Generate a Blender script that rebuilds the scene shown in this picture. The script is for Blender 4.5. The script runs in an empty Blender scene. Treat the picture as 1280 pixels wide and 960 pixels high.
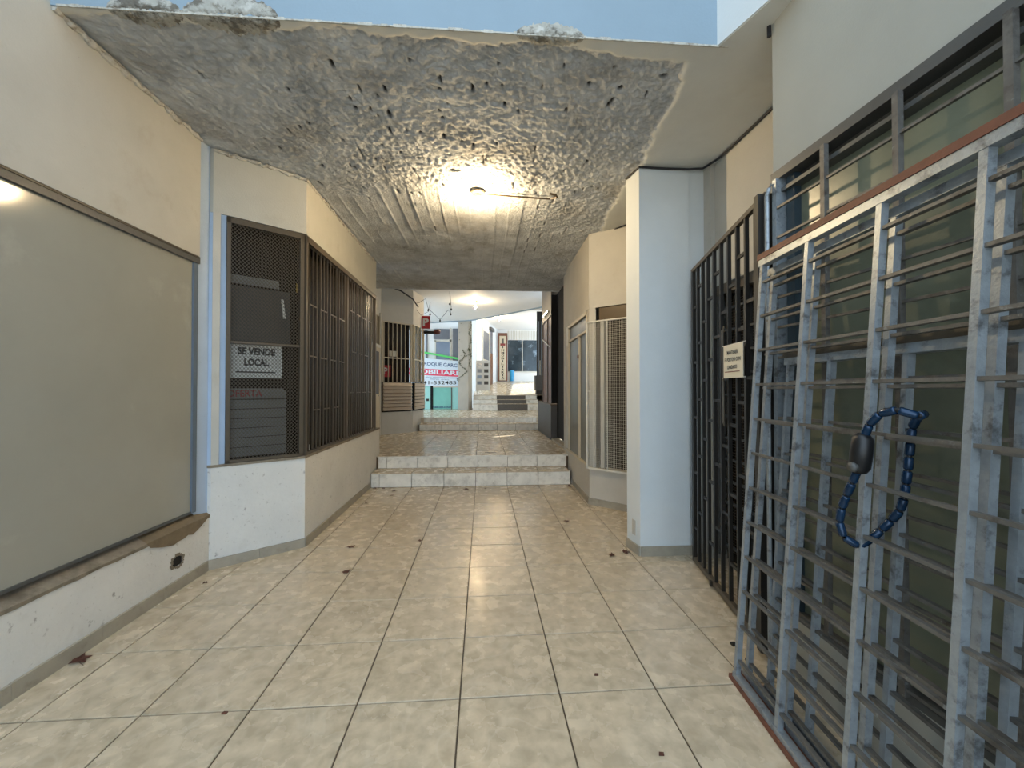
import bpy, math, random
import numpy as np
from mathutils import Vector, Matrix
random.seed(7)
S = bpy.context.scene
COL = S.collection

# ------------------------------------------------------------------ camera, world, exposure
cam = bpy.data.cameras.new('camera')
cam.sensor_width = 36.0
cam.lens = 511.0 / 1280.0 * 36.0
cam.clip_start = 0.02
cam_o = bpy.data.objects.new('camera', cam)
COL.objects.link(cam_o)
cam_o.location = (0, 0, 1.538)
cam_o.rotation_euler = (math.pi/2 + 0.0124, 0, -0.0713)
S.camera = cam_o

world = bpy.data.worlds.new('world')
S.world = world
world.use_nodes = True
wn = world.node_tree
for n in list(wn.nodes): wn.nodes.remove(n)
wo = wn.nodes.new('ShaderNodeOutputWorld')
wb = wn.nodes.new('ShaderNodeBackground')
wb.inputs['Color'].default_value = (0.66, 0.83, 1.0, 1)
wb.inputs['Strength'].default_value = 1.15
wn.links.new(wb.outputs[0], wo.inputs[0])

S.view_settings.view_transform = 'Standard'
S.view_settings.look = 'None'
S.view_settings.gamma = 1
S.view_settings.use_curve_mapping = False
S.view_settings.exposure = 1.38
BULB = 740.0          # emission strength of the bare bulbs
BULB_COL = (1.0, 0.75, 0.43, 1)

sun = bpy.data.lights.new('sun', 'SUN')
sun.energy = 5.0; sun.angle = 0.01; sun.color = (1.0, .95, .86)
sun_o = bpy.data.objects.new('sun', sun); COL.objects.link(sun_o)
sun_o.rotation_euler = Vector((.62, .38, .68)).to_track_quat('Z', 'Y').to_euler()

# ------------------------------------------------------------------ materials
def lin(c):
    f = lambda v: v/12.92 if v <= 0.04045 else ((v+0.055)/1.055)**2.4
    return tuple(f(v/255.0) for v in c)

def M(name, rgb, rough=.6, metal=0.0, var=.12, scale=6.0, bump=.15, bscale=60.0,
      stain=None, spec=.5, rnd=0.0, stretch=None):
    """procedural paint: large soft variation, fine relief, optional stains (rgb, scale, lo, hi, amount)"""
    m = bpy.data.materials.new(name); m.use_nodes = True
    t = m.node_tree; N = t.nodes; L = t.links
    b = N['Principled BSDF']
    b.inputs['Roughness'].default_value = rough
    b.inputs['Metallic'].default_value = metal
    b.inputs['Specular IOR Level'].default_value = spec
    tc = N.new('ShaderNodeTexCoord')
    vec = tc.outputs['Object']
    if stretch:
        mp = N.new('ShaderNodeMapping'); mp.inputs['Scale'].default_value = stretch
        L.new(vec, mp.inputs[0]); vec = mp.outputs[0]
    c = lin(rgb)
    oi = N.new('ShaderNodeObjectInfo')
    wsrc = oi.outputs['Random']
    n1 = N.new('ShaderNodeTexNoise'); n1.noise_dimensions = '4D'
    n1.inputs['Scale'].default_value = scale; n1.inputs['Detail'].default_value = 6
    n1.inputs['Roughness'].default_value = .6
    mw = N.new('ShaderNodeMath'); mw.operation = 'MULTIPLY'; mw.inputs[1].default_value = 40*rnd
    L.new(wsrc, mw.inputs[0]); L.new(mw.outputs[0], n1.inputs['W']); L.new(vec, n1.inputs['Vector'])
    r1 = N.new('ShaderNodeValToRGB')
    r1.color_ramp.elements[0].position = .3; r1.color_ramp.elements[1].position = .7
    r1.color_ramp.elements[0].color = tuple(v*(1-var) for v in c) + (1,)
    r1.color_ramp.elements[1].color = tuple(min(1, v*(1+var)) for v in c) + (1,)
    L.new(n1.outputs['Fac'], r1.inputs[0])
    out = r1.outputs[0]
    sts = stain if isinstance(stain, list) else ([stain] if stain else [])
    for k, (srgb, ssc, lo, hi, amt) in enumerate(sts):
        n2 = N.new('ShaderNodeTexNoise'); n2.noise_dimensions = '4D'
        n2.inputs['Scale'].default_value = ssc; n2.inputs['Detail'].default_value = 8
        n2.inputs['Roughness'].default_value = .65
        ad = N.new('ShaderNodeMath'); ad.operation = 'ADD'; ad.inputs[1].default_value = 3.3+k*7
        L.new(mw.outputs[0], ad.inputs[0]); L.new(ad.outputs[0], n2.inputs['W']); L.new(vec, n2.inputs['Vector'])
        mr = N.new('ShaderNodeMapRange'); mr.inputs[1].default_value = lo; mr.inputs[2].default_value = hi
        mr.inputs[3].default_value = 0; mr.inputs[4].default_value = amt
        L.new(n2.outputs['Fac'], mr.inputs[0])
        mx = N.new('ShaderNodeMix'); mx.data_type = 'RGBA'
        mx.inputs['B'].default_value = lin(srgb) + (1,)
        L.new(mr.outputs[0], mx.inputs['Factor']); L.new(out, mx.inputs['A']); out = mx.outputs['Result']
    L.new(out, b.inputs['Base Color'])
    if bump > 0:
        n3 = N.new('ShaderNodeTexNoise'); n3.inputs['Scale'].default_value = bscale
        n3.inputs['Detail'].default_value = 4
        L.new(vec, n3.inputs['Vector'])
        bp = N.new('ShaderNodeBump'); bp.inputs['Strength'].default_value = bump
        bp.inputs['Distance'].default_value = .01
        L.new(n3.outputs['Fac'], bp.inputs['Height']); L.new(bp.outputs[0], b.inputs['Normal'])
    return m

def emit(name, rgb, strength):
    m = bpy.data.materials.new(name); m.use_nodes = True
    b = m.node_tree.nodes['Principled BSDF']
    b.inputs['Base Color'].default_value = (1, .9, .7, 1)
    b.inputs['Emission Color'].default_value = rgb
    b.inputs['Emission Strength'].default_value = strength
    return m

def glass(name, rgb, rough=.05, alpha=.35):
    m = bpy.data.materials.new(name); m.use_nodes = True
    b = m.node_tree.nodes['Principled BSDF']
    b.inputs['Base Color'].default_value = lin(rgb) + (1,)
    b.inputs['Roughness'].default_value = rough
    b.inputs['Alpha'].default_value = alpha
    b.inputs['Specular IOR Level'].default_value = .8
    return m

m_cream   = M('cream_plaster', (190, 186, 176), .75, var=.06, scale=3, bump=.15, bscale=90, stain=[((156, 142, 118), 4, .58, .78, .4), ((120, 106, 88), 30, .66, .74, .4)])
m_greywall = M('grey_plaster', (162, 162, 154), .75, var=.04, scale=3, bump=.12, bscale=90, stain=((140, 134, 122), 6, .64, .8, .4))
m_offw = M('offwhite_plaster', (186, 184, 174), .75, var=.06, scale=3, bump=.15, bscale=90, stain=[((150, 140, 120), 4, .58, .78, .4), ((120, 106, 88), 30, .66, .74, .4)])
m_white   = M('white_plaster', (216, 214, 208), .75, var=.06, scale=3, bump=.5, bscale=28, stain=[((120, 108, 92), 30, .6, .68, .45), ((160, 152, 138), 4, .6, .8, .4), ((96, 86, 74), 11, .63, .68, .6)])
m_blue    = M('pale_blue_paint', (172, 190, 212), .7, var=.05, scale=4, bump=.15, bscale=70, stain=((120, 122, 124), 14, .64, .72, .4))
m_fascia  = M('pale_fascia_paint', (140, 160, 175), .7, var=.03, scale=3, bump=.1, stain=((110, 110, 106), 18, .68, .75, .35))
m_pillar  = M('pillar_paint', (216, 221, 222), .7, var=.04, scale=2.5, bump=.1, bscale=80, stain=((150, 145, 135), 10, .68, .78, .3))
m_base    = M('skirting_stone', (160, 152, 136), .6, var=.12, scale=9, bump=.15, stain=((96, 86, 72), 7, .55, .75, .6), rnd=1)
m_sill    = M('sill_cement', (136, 124, 106), .85, var=.2, scale=12, bump=.4, bscale=40, stain=((90, 78, 62), 9, .5, .7, .7))
m_brownpl = M('brown_mortar', (124, 108, 84), .9, var=.15, scale=14, bump=.5, bscale=60, stain=((92, 76, 56), 8, .5, .75, .6))
m_crust   = M('broken_plaster', (192, 189, 180), .9, var=.2, scale=25, bump=.8, bscale=60, stain=((120, 104, 84), 22, .5, .65, .7))
m_chip    = M('white_gypsum_break', (170, 168, 160), .9, var=.2, scale=14, bump=1, bscale=30, stain=[((92, 86, 76), 12, .48, .56, .85), ((205, 204, 198), 9, .58, .66, .7)])
m_smooth  = M('smooth_ceiling_plaster', (206, 207, 202), .75, var=.05, scale=3, bump=.1, stain=((166, 150, 126), 3, .58, .8, .3))
m_grout   = M('grout', (84, 70, 54), .9, var=.2, scale=20, bump=.2)
m_hole    = M('dark_cavity', (30, 24, 20), .95, bump=.3)  # near-black colour stands for the shade inside hollows
m_whiteceil = M('white_ceiling_paint', (232, 233, 232), .7, var=.02, bump=.05)
m_brown   = M('brown_steel_paint', (84, 74, 60), .45, var=.1, scale=20, bump=.1, stain=((60, 44, 32), 30, .6, .7, .5))
m_brownb  = M('dark_brown_bar', (70, 62, 50), .45, var=.1, scale=20, bump=.1)
m_black   = M('blackened_steel', (34, 31, 27), .45, var=.15, scale=20, bump=.1, stain=((82, 58, 40), 25, .64, .72, .5))
m_silver  = M('silver_steel_paint', (154, 161, 166), .38, .45, var=.15, scale=30, bump=.12, bscale=120, stain=[((74, 72, 70), 16, .54, .66, .75), ((110, 72, 48), 14, .7, .76, .5)])
m_rail = M('worn_rail_paint', (104, 101, 96), .5, .3, var=.2, scale=25, bump=.1, stain=[((62, 56, 50), 14, .52, .66, .8), ((150, 154, 156), 30, .6, .68, .6)])
m_rust    = M('red_oxide_steel', (110, 66, 48), .6, var=.15, scale=25, bump=.2, stain=((72, 50, 40), 18, .55, .7, .6))
m_darkst  = M('dark_grey_steel', (78, 78, 76), .45, var=.1, bump=.1)
m_blueste = M('blue_grey_frame', (98, 112, 126), .45, var=.08, bump=.1)
m_dteal = M('dark_teal_frame', (46, 60, 68), .5, bump=0)
m_panel   = M('greyed_glass_panel', (158, 156, 146), .1, var=.05, scale=2.0, bump=.0, stain=[((190, 188, 178), 2.2, .6, .75, .4), ((134, 131, 118), 3, .6, .8, .3)], spec=.35)
m_dglass  = M('dark_glass', (40, 34, 29), .25, var=.2, scale=3, bump=0, spec=.2)
m_olive   = M('dusty_glass', (116, 120, 102), .28, var=.22, scale=1.8, bump=0, stain=[((56, 58, 50), 2.5, .5, .7, .6), ((158, 160, 138), 4, .62, .75, .5)], spec=.5)
m_bglass  = M('streaked_glass', (84, 84, 72), .3, var=.25, scale=3, bump=.1, stain=((52, 54, 48), 6, .45, .7, .7), spec=.5, stretch=(1, 1, .25))
m_void    = M('black_void', (6, 6, 6), .9, bump=0)  # near-black, mostly carries the darkness of unlit openings and interiors
m_paper   = M('paper', (216, 210, 192), .7, var=.03, bump=0)
m_sign    = M('sign_white', (196, 198, 194), .6, var=.06, bump=0)
m_ink     = M('black_ink', (18, 18, 20), .5, bump=0)
m_redink  = M('red_ink', (120, 34, 34), .5, bump=0)
m_blind   = M('grey_blind', (104, 105, 102), .6, var=.08, bump=.05)
m_wire    = M('white_wire', (206, 202, 190), .5, bump=0)
m_whitem  = M('white_metal', (205, 203, 194), .45, var=.06, bump=.05)
m_creamm  = M('cream_metal', (196, 184, 160), .5, var=.06, bump=.05)
m_louv    = M('louvre_metal', (186, 170, 150), .55, var=.07, bump=.05, rnd=1)
m_step    = M('riser_marble', (232, 230, 222), .3, var=.12, scale=7, bump=.05, rnd=1, stain=((142, 138, 128), 9, .5, .7, .6))
m_mat     = M('grey_speckled_strip', (96, 92, 88), .8, var=.35, scale=60, bump=.3)
m_wood    = M('brown_wood', (112, 70, 40), .4, var=.2, scale=5, bump=.05, stretch=(6, 6, .6))
m_woodd   = M('dark_bronze_frame', (84, 68, 48), .4, var=.15, bump=.05)
m_dbox    = M('dark_grey_panel', (74, 72, 70), .5, var=.1, bump=.05)
m_red     = M('sign_red', (170, 26, 34), .4, var=.05, bump=0)
m_pink    = M('banner_red', (222, 64, 96), .5, var=.03, bump=0)
m_banner  = M('banner_white', (214, 226, 236), .5, var=.02, bump=0)
m_inkblue = M('ink_blue', (58, 86, 130), .5, bump=0)
m_green   = M('green_strip', (90, 205, 105), .5, var=.05, bump=0)
m_teal    = M('teal_lit_glass', (130, 196, 184), .15, var=.12, scale=2, bump=0)  # opaque teal, the lit shop interior put into the pane colour
m_tealp   = M('pale_teal_panel', (160, 214, 208), .3, var=.04, bump=0)
m_greyw   = M('grey_window', (112, 116, 124), .2, var=.12, scale=2, bump=0)
m_winrefl = M('window_pane', (132, 146, 166), .12, var=.2, scale=1.5, bump=0)
m_plastic = M('black_plastic', (20, 20, 22), .4, bump=.05)
m_lockblue= M('blue_link', (16, 46, 74), .22, .3, var=.2, scale=30, bump=0)
m_leaf    = M('dry_leaf', (82, 46, 32), .8, var=.3, scale=30, bump=.4, rnd=1)
m_ivy     = M('ivy_leaf', (62, 78, 44), .6, var=.3, scale=30, bump=.2, rnd=1)
m_rope    = M('cable_black', (34, 34, 38), .6, bump=0)
m_yell    = M('yellow_sticker', (200, 168, 70), .5, bump=0)
m_bottle  = M('white_bottle', (214, 212, 204), .4, var=.04, bump=0)
m_blueob  = M('blue_bin', (50, 150, 200), .4, bump=0)
m_bulb    = emit('bulb_glow', BULB_COL, BULB)
m_bulb_far = emit('bulb_glow_far', BULB_COL, BULB*.55)
m_tube    = emit('strip_glow', (1, .9, .65, 1), 6)
m_street  = M('street_paving', (176, 172, 162), .8, bump=.2)

def tile_material():
    m = bpy.data.materials.new('beige_floor_tile'); m.use_nodes = True
    t = m.node_tree; N = t.nodes; L = t.links; b = N['Principled BSDF']
    tc = N.new('ShaderNodeTexCoord'); oi = N.new('ShaderNodeObjectInfo')
    mw = N.new('ShaderNodeMath'); mw.operation = 'MULTIPLY'; mw.inputs[1].default_value = 60
    L.new(oi.outputs['Random'], mw.inputs[0])
    def noise(sc, det, dist, off):
        n = N.new('ShaderNodeTexNoise'); n.noise_dimensions = '4D'
        n.inputs['Scale'].default_value = sc; n.inputs['Detail'].default_value = det; n.inputs['Distortion'].default_value = dist
        a = N.new('ShaderNodeMath'); a.operation = 'ADD'; a.inputs[1].default_value = off
        L.new(mw.outputs[0], a.inputs[0]); L.new(a.outputs[0], n.inputs['W']); L.new(tc.outputs['Object'], n.inputs['Vector'])
        return n.outputs['Fac']
    r = N.new('ShaderNodeValToRGB'); e = r.color_ramp.elements
    e[0].position = .36; e[0].color = lin((182, 167, 142)) + (1,)
    e[1].position = .66; e[1].color = lin((210, 194, 168)) + (1,)
    L.new(noise(13, 12, .3, 0), r.inputs[0])
    v = N.new('ShaderNodeValToRGB'); e = v.color_ramp.elements
    e[0].position = .485; e[0].color = (0, 0, 0, 1)
    e[1].position = .5; e[1].color = (.22, .22, .22, 1)
    x = v.color_ramp.elements.new(.515); x.color = (0, 0, 0, 1)
    L.new(noise(1.6, 3, 1.2, 9), v.inputs[0])
    mx = N.new('ShaderNodeMix'); mx.data_type = 'RGBA'; mx.inputs['B'].default_value = lin((222, 212, 192)) + (1,)
    L.new(v.outputs[0], mx.inputs['Factor']); L.new(r.outputs[0], mx.inputs['A'])
    br = N.new('ShaderNodeMapRange'); br.inputs[3].default_value = .97; br.inputs[4].default_value = 1.02
    L.new(oi.outputs['Random'], br.inputs[0])
    mu = N.new('ShaderNodeVectorMath'); mu.operation = 'SCALE'
    L.new(mx.outputs['Result'], mu.inputs[0]); L.new(br.outputs[0], mu.inputs['Scale'])
    L.new(mu.outputs[0], b.inputs['Base Color'])
    rr = N.new('ShaderNodeMapRange'); rr.inputs[1].default_value = .3; rr.inputs[2].default_value = .7
    rr.inputs[3].default_value = .15; rr.inputs[4].default_value = .34
    L.new(noise(9, 5, 0, 4), rr.inputs[0]); L.new(rr.outputs[0], b.inputs['Roughness'])
    b.inputs['Specular IOR Level'].default_value = .5
    bp = N.new('ShaderNodeBump'); bp.inputs['Strength'].default_value = .06; bp.inputs['Distance'].default_value = .01
    L.new(noise(14, 4, 0, 2), bp.inputs['Height']); L.new(bp.outputs[0], b.inputs['Normal'])
    return m
m_tile = tile_material()

def concrete_material():
    m = bpy.data.materials.new('raw_concrete'); m.use_nodes = True
    t = m.node_tree; N = t.nodes; L = t.links; b = N['Principled BSDF']
    b.inputs['Roughness'].default_value = .85
    tc = N.new('ShaderNodeTexCoord')
    def noise(sc, det, ro=.6, mp=None):
        n = N.new('ShaderNodeTexNoise'); n.inputs['Scale'].default_value = sc; n.inputs['Detail'].default_value = det
        n.inputs['Roughness'].default_value = ro
        if mp:
            q = N.new('ShaderNodeMapping'); q.inputs['Scale'].default_value = mp; L.new(tc.outputs['Object'], q.inputs[0]); L.new(q.outputs[0], n.inputs['Vector'])
        else: L.new(tc.outputs['Object'], n.inputs['Vector'])
        return n.outputs['Fac']
    r = N.new('ShaderNodeValToRGB'); e = r.color_ramp.elements
    e[0].position = .3; e[0].color = lin((164, 169, 174)) + (1,)
    e[1].position = .7; e[1].color = lin((220, 224, 228)) + (1,)
    L.new(noise(3.5, 10, .7), r.inputs[0])
    def mixin(prev, fac, lo, hi, amt, rgb):
        mr = N.new('ShaderNodeMapRange'); mr.inputs[1].default_value = lo; mr.inputs[2].default_value = hi
        mr.inputs[3].default_value = 0; mr.inputs[4].default_value = amt
        L.new(fac, mr.inputs[0]); mx = N.new('ShaderNodeMix'); mx.data_type = 'RGBA'
        mx.inputs['B'].default_value = lin(rgb) + (1,)
        L.new(mr.outputs[0], mx.inputs['Factor']); L.new(prev, mx.inputs['A']); return mx.outputs['Result']
    o = mixin(r.outputs[0], noise(1.3, 6), .54, .7, .45, (142, 130, 112))
    o = mixin(o, noise(22, 6), .56, .68, .55, (214, 212, 206))
    o = mixin(o, noise(2.1, 8, .7, (1.5, .6, 1)), .58, .68, .4, (100, 96, 90))
    at = N.new('ShaderNodeAttribute'); at.attribute_name = 'pit'
    mx = N.new('ShaderNodeMix'); mx.data_type = 'RGBA'; mx.inputs['B'].default_value = lin((34, 30, 28)) + (1,)  # pit colour paints the shade inside the nail pockets
    L.new(at.outputs['Fac'], mx.inputs['Factor']); L.new(o, mx.inputs['A'])
    L.new(mx.outputs['Result'], b.inputs['Base Color'])
    bp = N.new('ShaderNodeBump'); bp.inputs['Strength'].default_value = .9; bp.inputs['Distance'].default_value = .018
    L.new(noise(45, 8, .7), bp.inputs['Height']); L.new(bp.outputs[0], b.inputs['Normal'])
    return m
m_conc = concrete_material()

# ------------------------------------------------------------------ mesh helpers
class MB:
    def __init__(s): s.v = []; s.f = []
    def box(s, x0, x1, y0, y1, z0, z1):
        n = len(s.v)
        s.v += [(x0,y0,z0),(x1,y0,z0),(x1,y1,z0),(x0,y1,z0),(x0,y0,z1),(x1,y0,z1),(x1,y1,z1),(x0,y1,z1)]
        s.f += [tuple(n+i for i in q) for q in ((0,3,2,1),(4,5,6,7),(0,1,5,4),(1,2,6,5),(2,3,7,6),(3,0,4,7))]
        return s
    def bar(s, p, q, w, h, up=(0,0,1)):
        p = Vector(p); q = Vector(q); d = (q-p).normalized(); up = Vector(up)
        if abs(d.dot(up)) > .99: up = Vector((0,1,0))
        a = d.cross(up).normalized()*w/2; b = a.cross(d).normalized()*h/2
        n = len(s.v)
        for c in (p, q):
            for sa, sb in ((-1,-1),(1,-1),(1,1),(-1,1)): s.v.append(tuple(c + a*sa + b*sb))
        s.f += [tuple(n+i for i in r) for r in ((0,1,2,3),(7,6,5,4),(0,4,5,1),(1,5,6,2),(2,6,7,3),(3,7,4,0))]
        return s
    def prism(s, pts, z0, z1):
        n = len(s.v); k = len(pts)
        ar = sum(pts[i][0]*pts[(i+1)%k][1]-pts[(i+1)%k][0]*pts[i][1] for i in range(k))
        if ar < 0: pts = pts[::-1]
        s.v += [(x,y,z0) for x,y in pts] + [(x,y,z1) for x,y in pts]
        s.f.append(tuple(n+i for i in range(k))[::-1]); s.f.append(tuple(n+k+i for i in range(k)))
        for i in range(k): j=(i+1)%k; s.f.append((n+i,n+j,n+k+j,n+k+i))
        return s
    def extr(s, pts, y0, y1):     # section in x,z swept along y
        n = len(s.v); k = len(pts)
        s.v += [(x,y0,z) for x,z in pts] + [(x,y1,z) for x,z in pts]
        s.f.append(tuple(n+i for i in range(k))); s.f.append(tuple(n+k+i for i in range(k))[::-1])
        for i in range(k): j=(i+1)%k; s.f.append((n+j,n+i,n+k+i,n+k+j))
        return s
    def tube(s, path, r, n=8, cap=True):
        path = [Vector(p) for p in path]; rs = r if isinstance(r, (list,tuple)) else [r]*len(path)
        b0 = len(s.v)
        for i, p in enumerate(path):
            d = (path[min(i+1,len(path)-1)] - path[max(i-1,0)]).normalized()
            up = Vector((0,0,1)) if abs(d.z) < .9 else Vector((0,1,0))
            a = d.cross(up).normalized(); b = a.cross(d).normalized()
            for k in range(n):
                t = 2*math.pi*k/n; s.v.append(tuple(p + (a*math.cos(t)+b*math.sin(t))*rs[i]))
        for i in range(len(path)-1):
            for k in range(n):
                k2=(k+1)%n; s.f.append((b0+i*n+k, b0+i*n+k2, b0+(i+1)*n+k2, b0+(i+1)*n+k))
        if cap:
            s.f.append(tuple(b0+k for k in range(n))[::-1]); e=b0+(len(path)-1)*n
            s.f.append(tuple(e+k for k in range(n)))
        return s
    def lathe(s, c, prof, n=14):  # profile of (r,z)
        return s.tube([(c[0],c[1],c[2]+z) for r,z in prof], [r for r,z in prof], n)
    def build(s, name, mat, parent=None, smooth=False):
        me = bpy.data.meshes.new(name); me.from_pydata(s.v, [], s.f); me.materials.append(mat)
        if smooth:
            for p in me.polygons: p.use_smooth = True
        me.update()
        return link(name, me, parent)

def link(name, me, parent=None):
    o = bpy.data.objects.new(name, me); COL.objects.link(o)
    if parent is not None: o.parent = parent
    return o
def struct(name, mb, mat, parent=None):
    o = mb.build(name, mat, parent)
    if parent is None: o['kind'] = 'structure'
    return o
def tag(o, label, cat, group=None, kind=None):
    o['label'] = label; o['category'] = cat
    if group: o['group'] = group
    if kind: o['kind'] = kind
    return o
def thing(name, label, cat, loc=(0,0,0), mat=None, group=None):
    o = bpy.data.objects.new(name, None); COL.objects.link(o); o.empty_display_size = .1
    if mat is not None: o.matrix_world = mat
    else: o.location = loc
    return tag(o, label, cat, group)
def setting(name, mat=None):
    o = bpy.data.objects.new(name, None); COL.objects.link(o); o['kind'] = 'structure'
    if mat is not None: o.matrix_world = mat
    return o
def frame(origin, u, v=(0,0,1)):
    u = Vector(u).normalized(); v = Vector(v).normalized(); n = v.cross(u).normalized()
    m = Matrix.Identity(4)
    for i in range(3): m[i][0]=u[i]; m[i][1]=n[i]; m[i][2]=v[i]; m[i][3]=origin[i]
    return m
def frame2(A, B, z=0):
    return frame((A[0],A[1],z), (B[0]-A[0],B[1]-A[1],0))
def text(parent, s, x, z, y, size, mat, width=None, bold=0.0, name='lettering', height=None, ext=.0015, depth_axis=True):
    """flat raised lettering on a board: centred on x,z of the local frame, face towards -y"""
    cu = bpy.data.curves.new('t', 'FONT'); cu.body = s; cu.size = 1; cu.extrude = 0.0; cu.offset = bold
    cu.align_x = 'CENTER'; cu.resolution_u = 3
    o = bpy.data.objects.new('t', cu); COL.objects.link(o)
    bpy.context.view_layer.update()
    me = bpy.data.meshes.new_from_object(o.evaluated_get(bpy.context.evaluated_depsgraph_get()))
    bpy.data.objects.remove(o); bpy.data.curves.remove(cu)
    co = np.empty(len(me.vertices)*3); me.vertices.foreach_get('co', co); co = co.reshape(-1,3)
    mn = co.min(0); mxx = co.max(0)
    w = mxx[0]-mn[0]; h = mxx[1]-mn[1]
    sz = (height/h) if height else size
    sx = (width/w) if width else sz
    nx = (co[:,0]-(mn[0]+mxx[0])/2)*sx + x; nz = (co[:,1]-(mn[1]+mxx[1])/2)*sz + z
    out = np.stack([nx, np.full_like(nx, y), nz], -1)
    me.vertices.foreach_set('co', out.ravel())
    me.name = name; me.materials.clear(); me.materials.append(mat); me.update()
    return link(name, me, parent)

# value noise
_rg = np.random.RandomState(3)
def vnoise(x, y, sc, seed):
    rg = np.random.RandomState(seed); g = rg.rand(256, 256)
    X = x*sc; Y = y*sc; xi = np.floor(X).astype(int); yi = np.floor(Y).astype(int)
    fx = X-xi; fy = Y-yi; fx = fx*fx*(3-2*fx); fy = fy*fy*(3-2*fy)
    a = g[xi%256, yi%256]; b = g[(xi+1)%256, yi%256]; c = g[xi%256, (yi+1)%256]; d = g[(xi+1)%256, (yi+1)%256]
    return (a*(1-fx)+b*fx)*(1-fy)+(c*(1-fx)+d*fx)*fy
def fbm(x, y, sc, seed, o=4):
    r = 0; a = .5
    for i in range(o): r = r + a*vnoise(x, y, sc*2**i, seed+i); a *= .5
    return r/(1-.5**o)

# ------------------------------------------------------------------ floor and steps
X0 = -0.1118; Y0 = 2.0636; T = 0.5; GAP = .0038
floor = struct('floor', MB().box(-3.0, 2.9, -1.3, 6.54, -.12, -.006), m_grout)
landing_floor = struct('floor_landing', MB().prism([(-3.0,6.91),(2.9,6.91),(2.9,11.04),(-3.0,11.04)], -.1, .416), m_grout)
upper_floor = struct('floor_upper', MB().prism([(-5.0,11.43),(3.4,11.43),(3.4,17.4),(-5.0,17.4)], -.1, .747), m_tile)
def tile_mesh(w, d, h=.02, bev=.0022):
    mb = MB(); a=w/2; b=d/2
    mb.v = [(-a,-b,-h),(a,-b,-h),(a,b,-h),(-a,b,-h),(-a,-b,-bev),(a,-b,-bev),(a,b,-bev),(-a,b,-bev),
            (-a+bev,-b+bev,0),(a-bev,-b+bev,0),(a-bev,b-bev,0),(-a+bev,b-bev,0)]
    mb.f = [(0,1,5,4),(1,2,6,5),(2,3,7,6),(3,0,4,7),(4,5,9,8),(5,6,10,9),(6,7,11,10),(7,4,8,11),(8,9,10,11)]
    me = bpy.data.meshes.new('floor_tile'); me.from_pydata(mb.v, [], mb.f); me.materials.append(m_tile); me.update()
    return me
cache = {}
def lay(parent, xs, ys, z, name='floor_tile', skip=lambda x,y: False):
    for i in range(len(xs)-1):
        for j in range(len(ys)-1):
            if skip((xs[i]+xs[i+1])/2, (ys[j]+ys[j+1])/2): continue
            w = round(xs[i+1]-xs[i]-2*GAP, 4); d = round(ys[j+1]-ys[j]-2*GAP, 4)
            if (w,d) not in cache: cache[(w,d)] = tile_mesh(w, d)
            o = link(name, cache[(w,d)], parent)
            o.location = ((xs[i]+xs[i+1])/2, (ys[j]+ys[j+1])/2, z + random.uniform(-.0006, .0006))
            o.rotation_euler = (random.uniform(-.0012,.0012), random.uniform(-.0012,.0012), 0)
xs = [X0+T*i for i in range(-5, 6)]; 
ys = [Y0+T*i for i in range(-4, 9)] + [6.53]
lay(floor, xs, ys, 0.0)
ysl = [6.91+T*i for i in range(0, 9)]; ysl[-1] = 11.03
hatch = lambda x, y: (abs(x-.14) < .25 and y < 7.4)
lay(landing_floor, xs, ysl, .422, skip=hatch)

steps = struct('trim_steps', MB().box(-1.72, 1.42, 6.55, 6.92, -.1, .207).box(-1.72, 1.5, 6.915, 6.95, 0, .40), m_grout)
def risers(parent, xl, xr, y, z0, z1, mat=m_step, off=0.0):
    g = [xl] + [x for x in [X0+off+T*i for i in range(-6, 8)] if xl+.04 < x < xr-.04] + [xr]
    for a, b in zip(g[:-1], g[1:]):
        MB().box(a+GAP, b-GAP, y, y+.018, z0+GAP, z1-GAP).build('riser_tile', mat, parent)
risers(steps, -1.735, 1.405, 6.53, 0, .222)
risers(steps, -1.72, 1.42, 6.895, .227, .417, off=.03)
for a, b in zip(*(lambda g: (g[:-1], g[1:]))([-1.735] + [X0+T*i for i in range(-3, 4)][0:] )):
    if b > a: 
        o = MB().box(a+GAP, b-GAP, 6.525, 6.893, .209, .228).build('tread_tile', m_tile, steps)
# landing edge strips sit flush with the riser
MB().box(-1.73, 1.45, 6.89, 6.912, .402, .4225).build('nosing', m_step, steps)

steps2 = struct('trim_steps_second', MB().box(-1.70, 1.55, 11.05, 11.44, .3, .585).box(-1.66, 1.55, 11.435, 11.46, .3, .73), m_grout)
risers(steps2, -1.68, 1.50, 11.03, .424, .600, off=.0)
risers(steps2, -1.62, 1.50, 11.425, .607, .747, off=.0)
MB().box(-1.68, 1.5, 11.025, 11.43, .59, .607).build('tread_tile', m_tile, steps2)

steps3 = struct('trim_steps_third', MB().box(-.36, 2.1, 15.11, 15.5, .6, .985).box(-.36, 2.1, 15.5, 15.9, .6, 1.135).box(-.36, 2.6, 15.9, 16.2, .6, 1.295), m_grout)
for yy, za, zb in ((15.08,.751,.99),(15.48,.99,1.14),(15.88,1.14,1.30)):
    g = [-.36, .54, 1.66, 2.1]
    for a, b in zip(g[:-1], g[1:]):
        MB().box(a+.003, b-.003, yy, yy+.02, za, zb-.012).build('riser_tile', m_mat if a == .54 else m_step, steps3)
    MB().box(-.37, 2.1, yy-.01, yy+.4, zb-.012, zb).build('tread_tile', m_tile, steps3)
ramp = struct('floor_ramp', MB().prism([(0,0)]*0 or [(-.36,15.9),(4.0,15.9),(4.0,22.2),(-.36,22.2)], 1.1, 1.3), m_tile)
for v in ramp.data.vertices:
    if v.co.y > 20 and v.co.z > 1.25: v.co.z = 1.98

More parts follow.
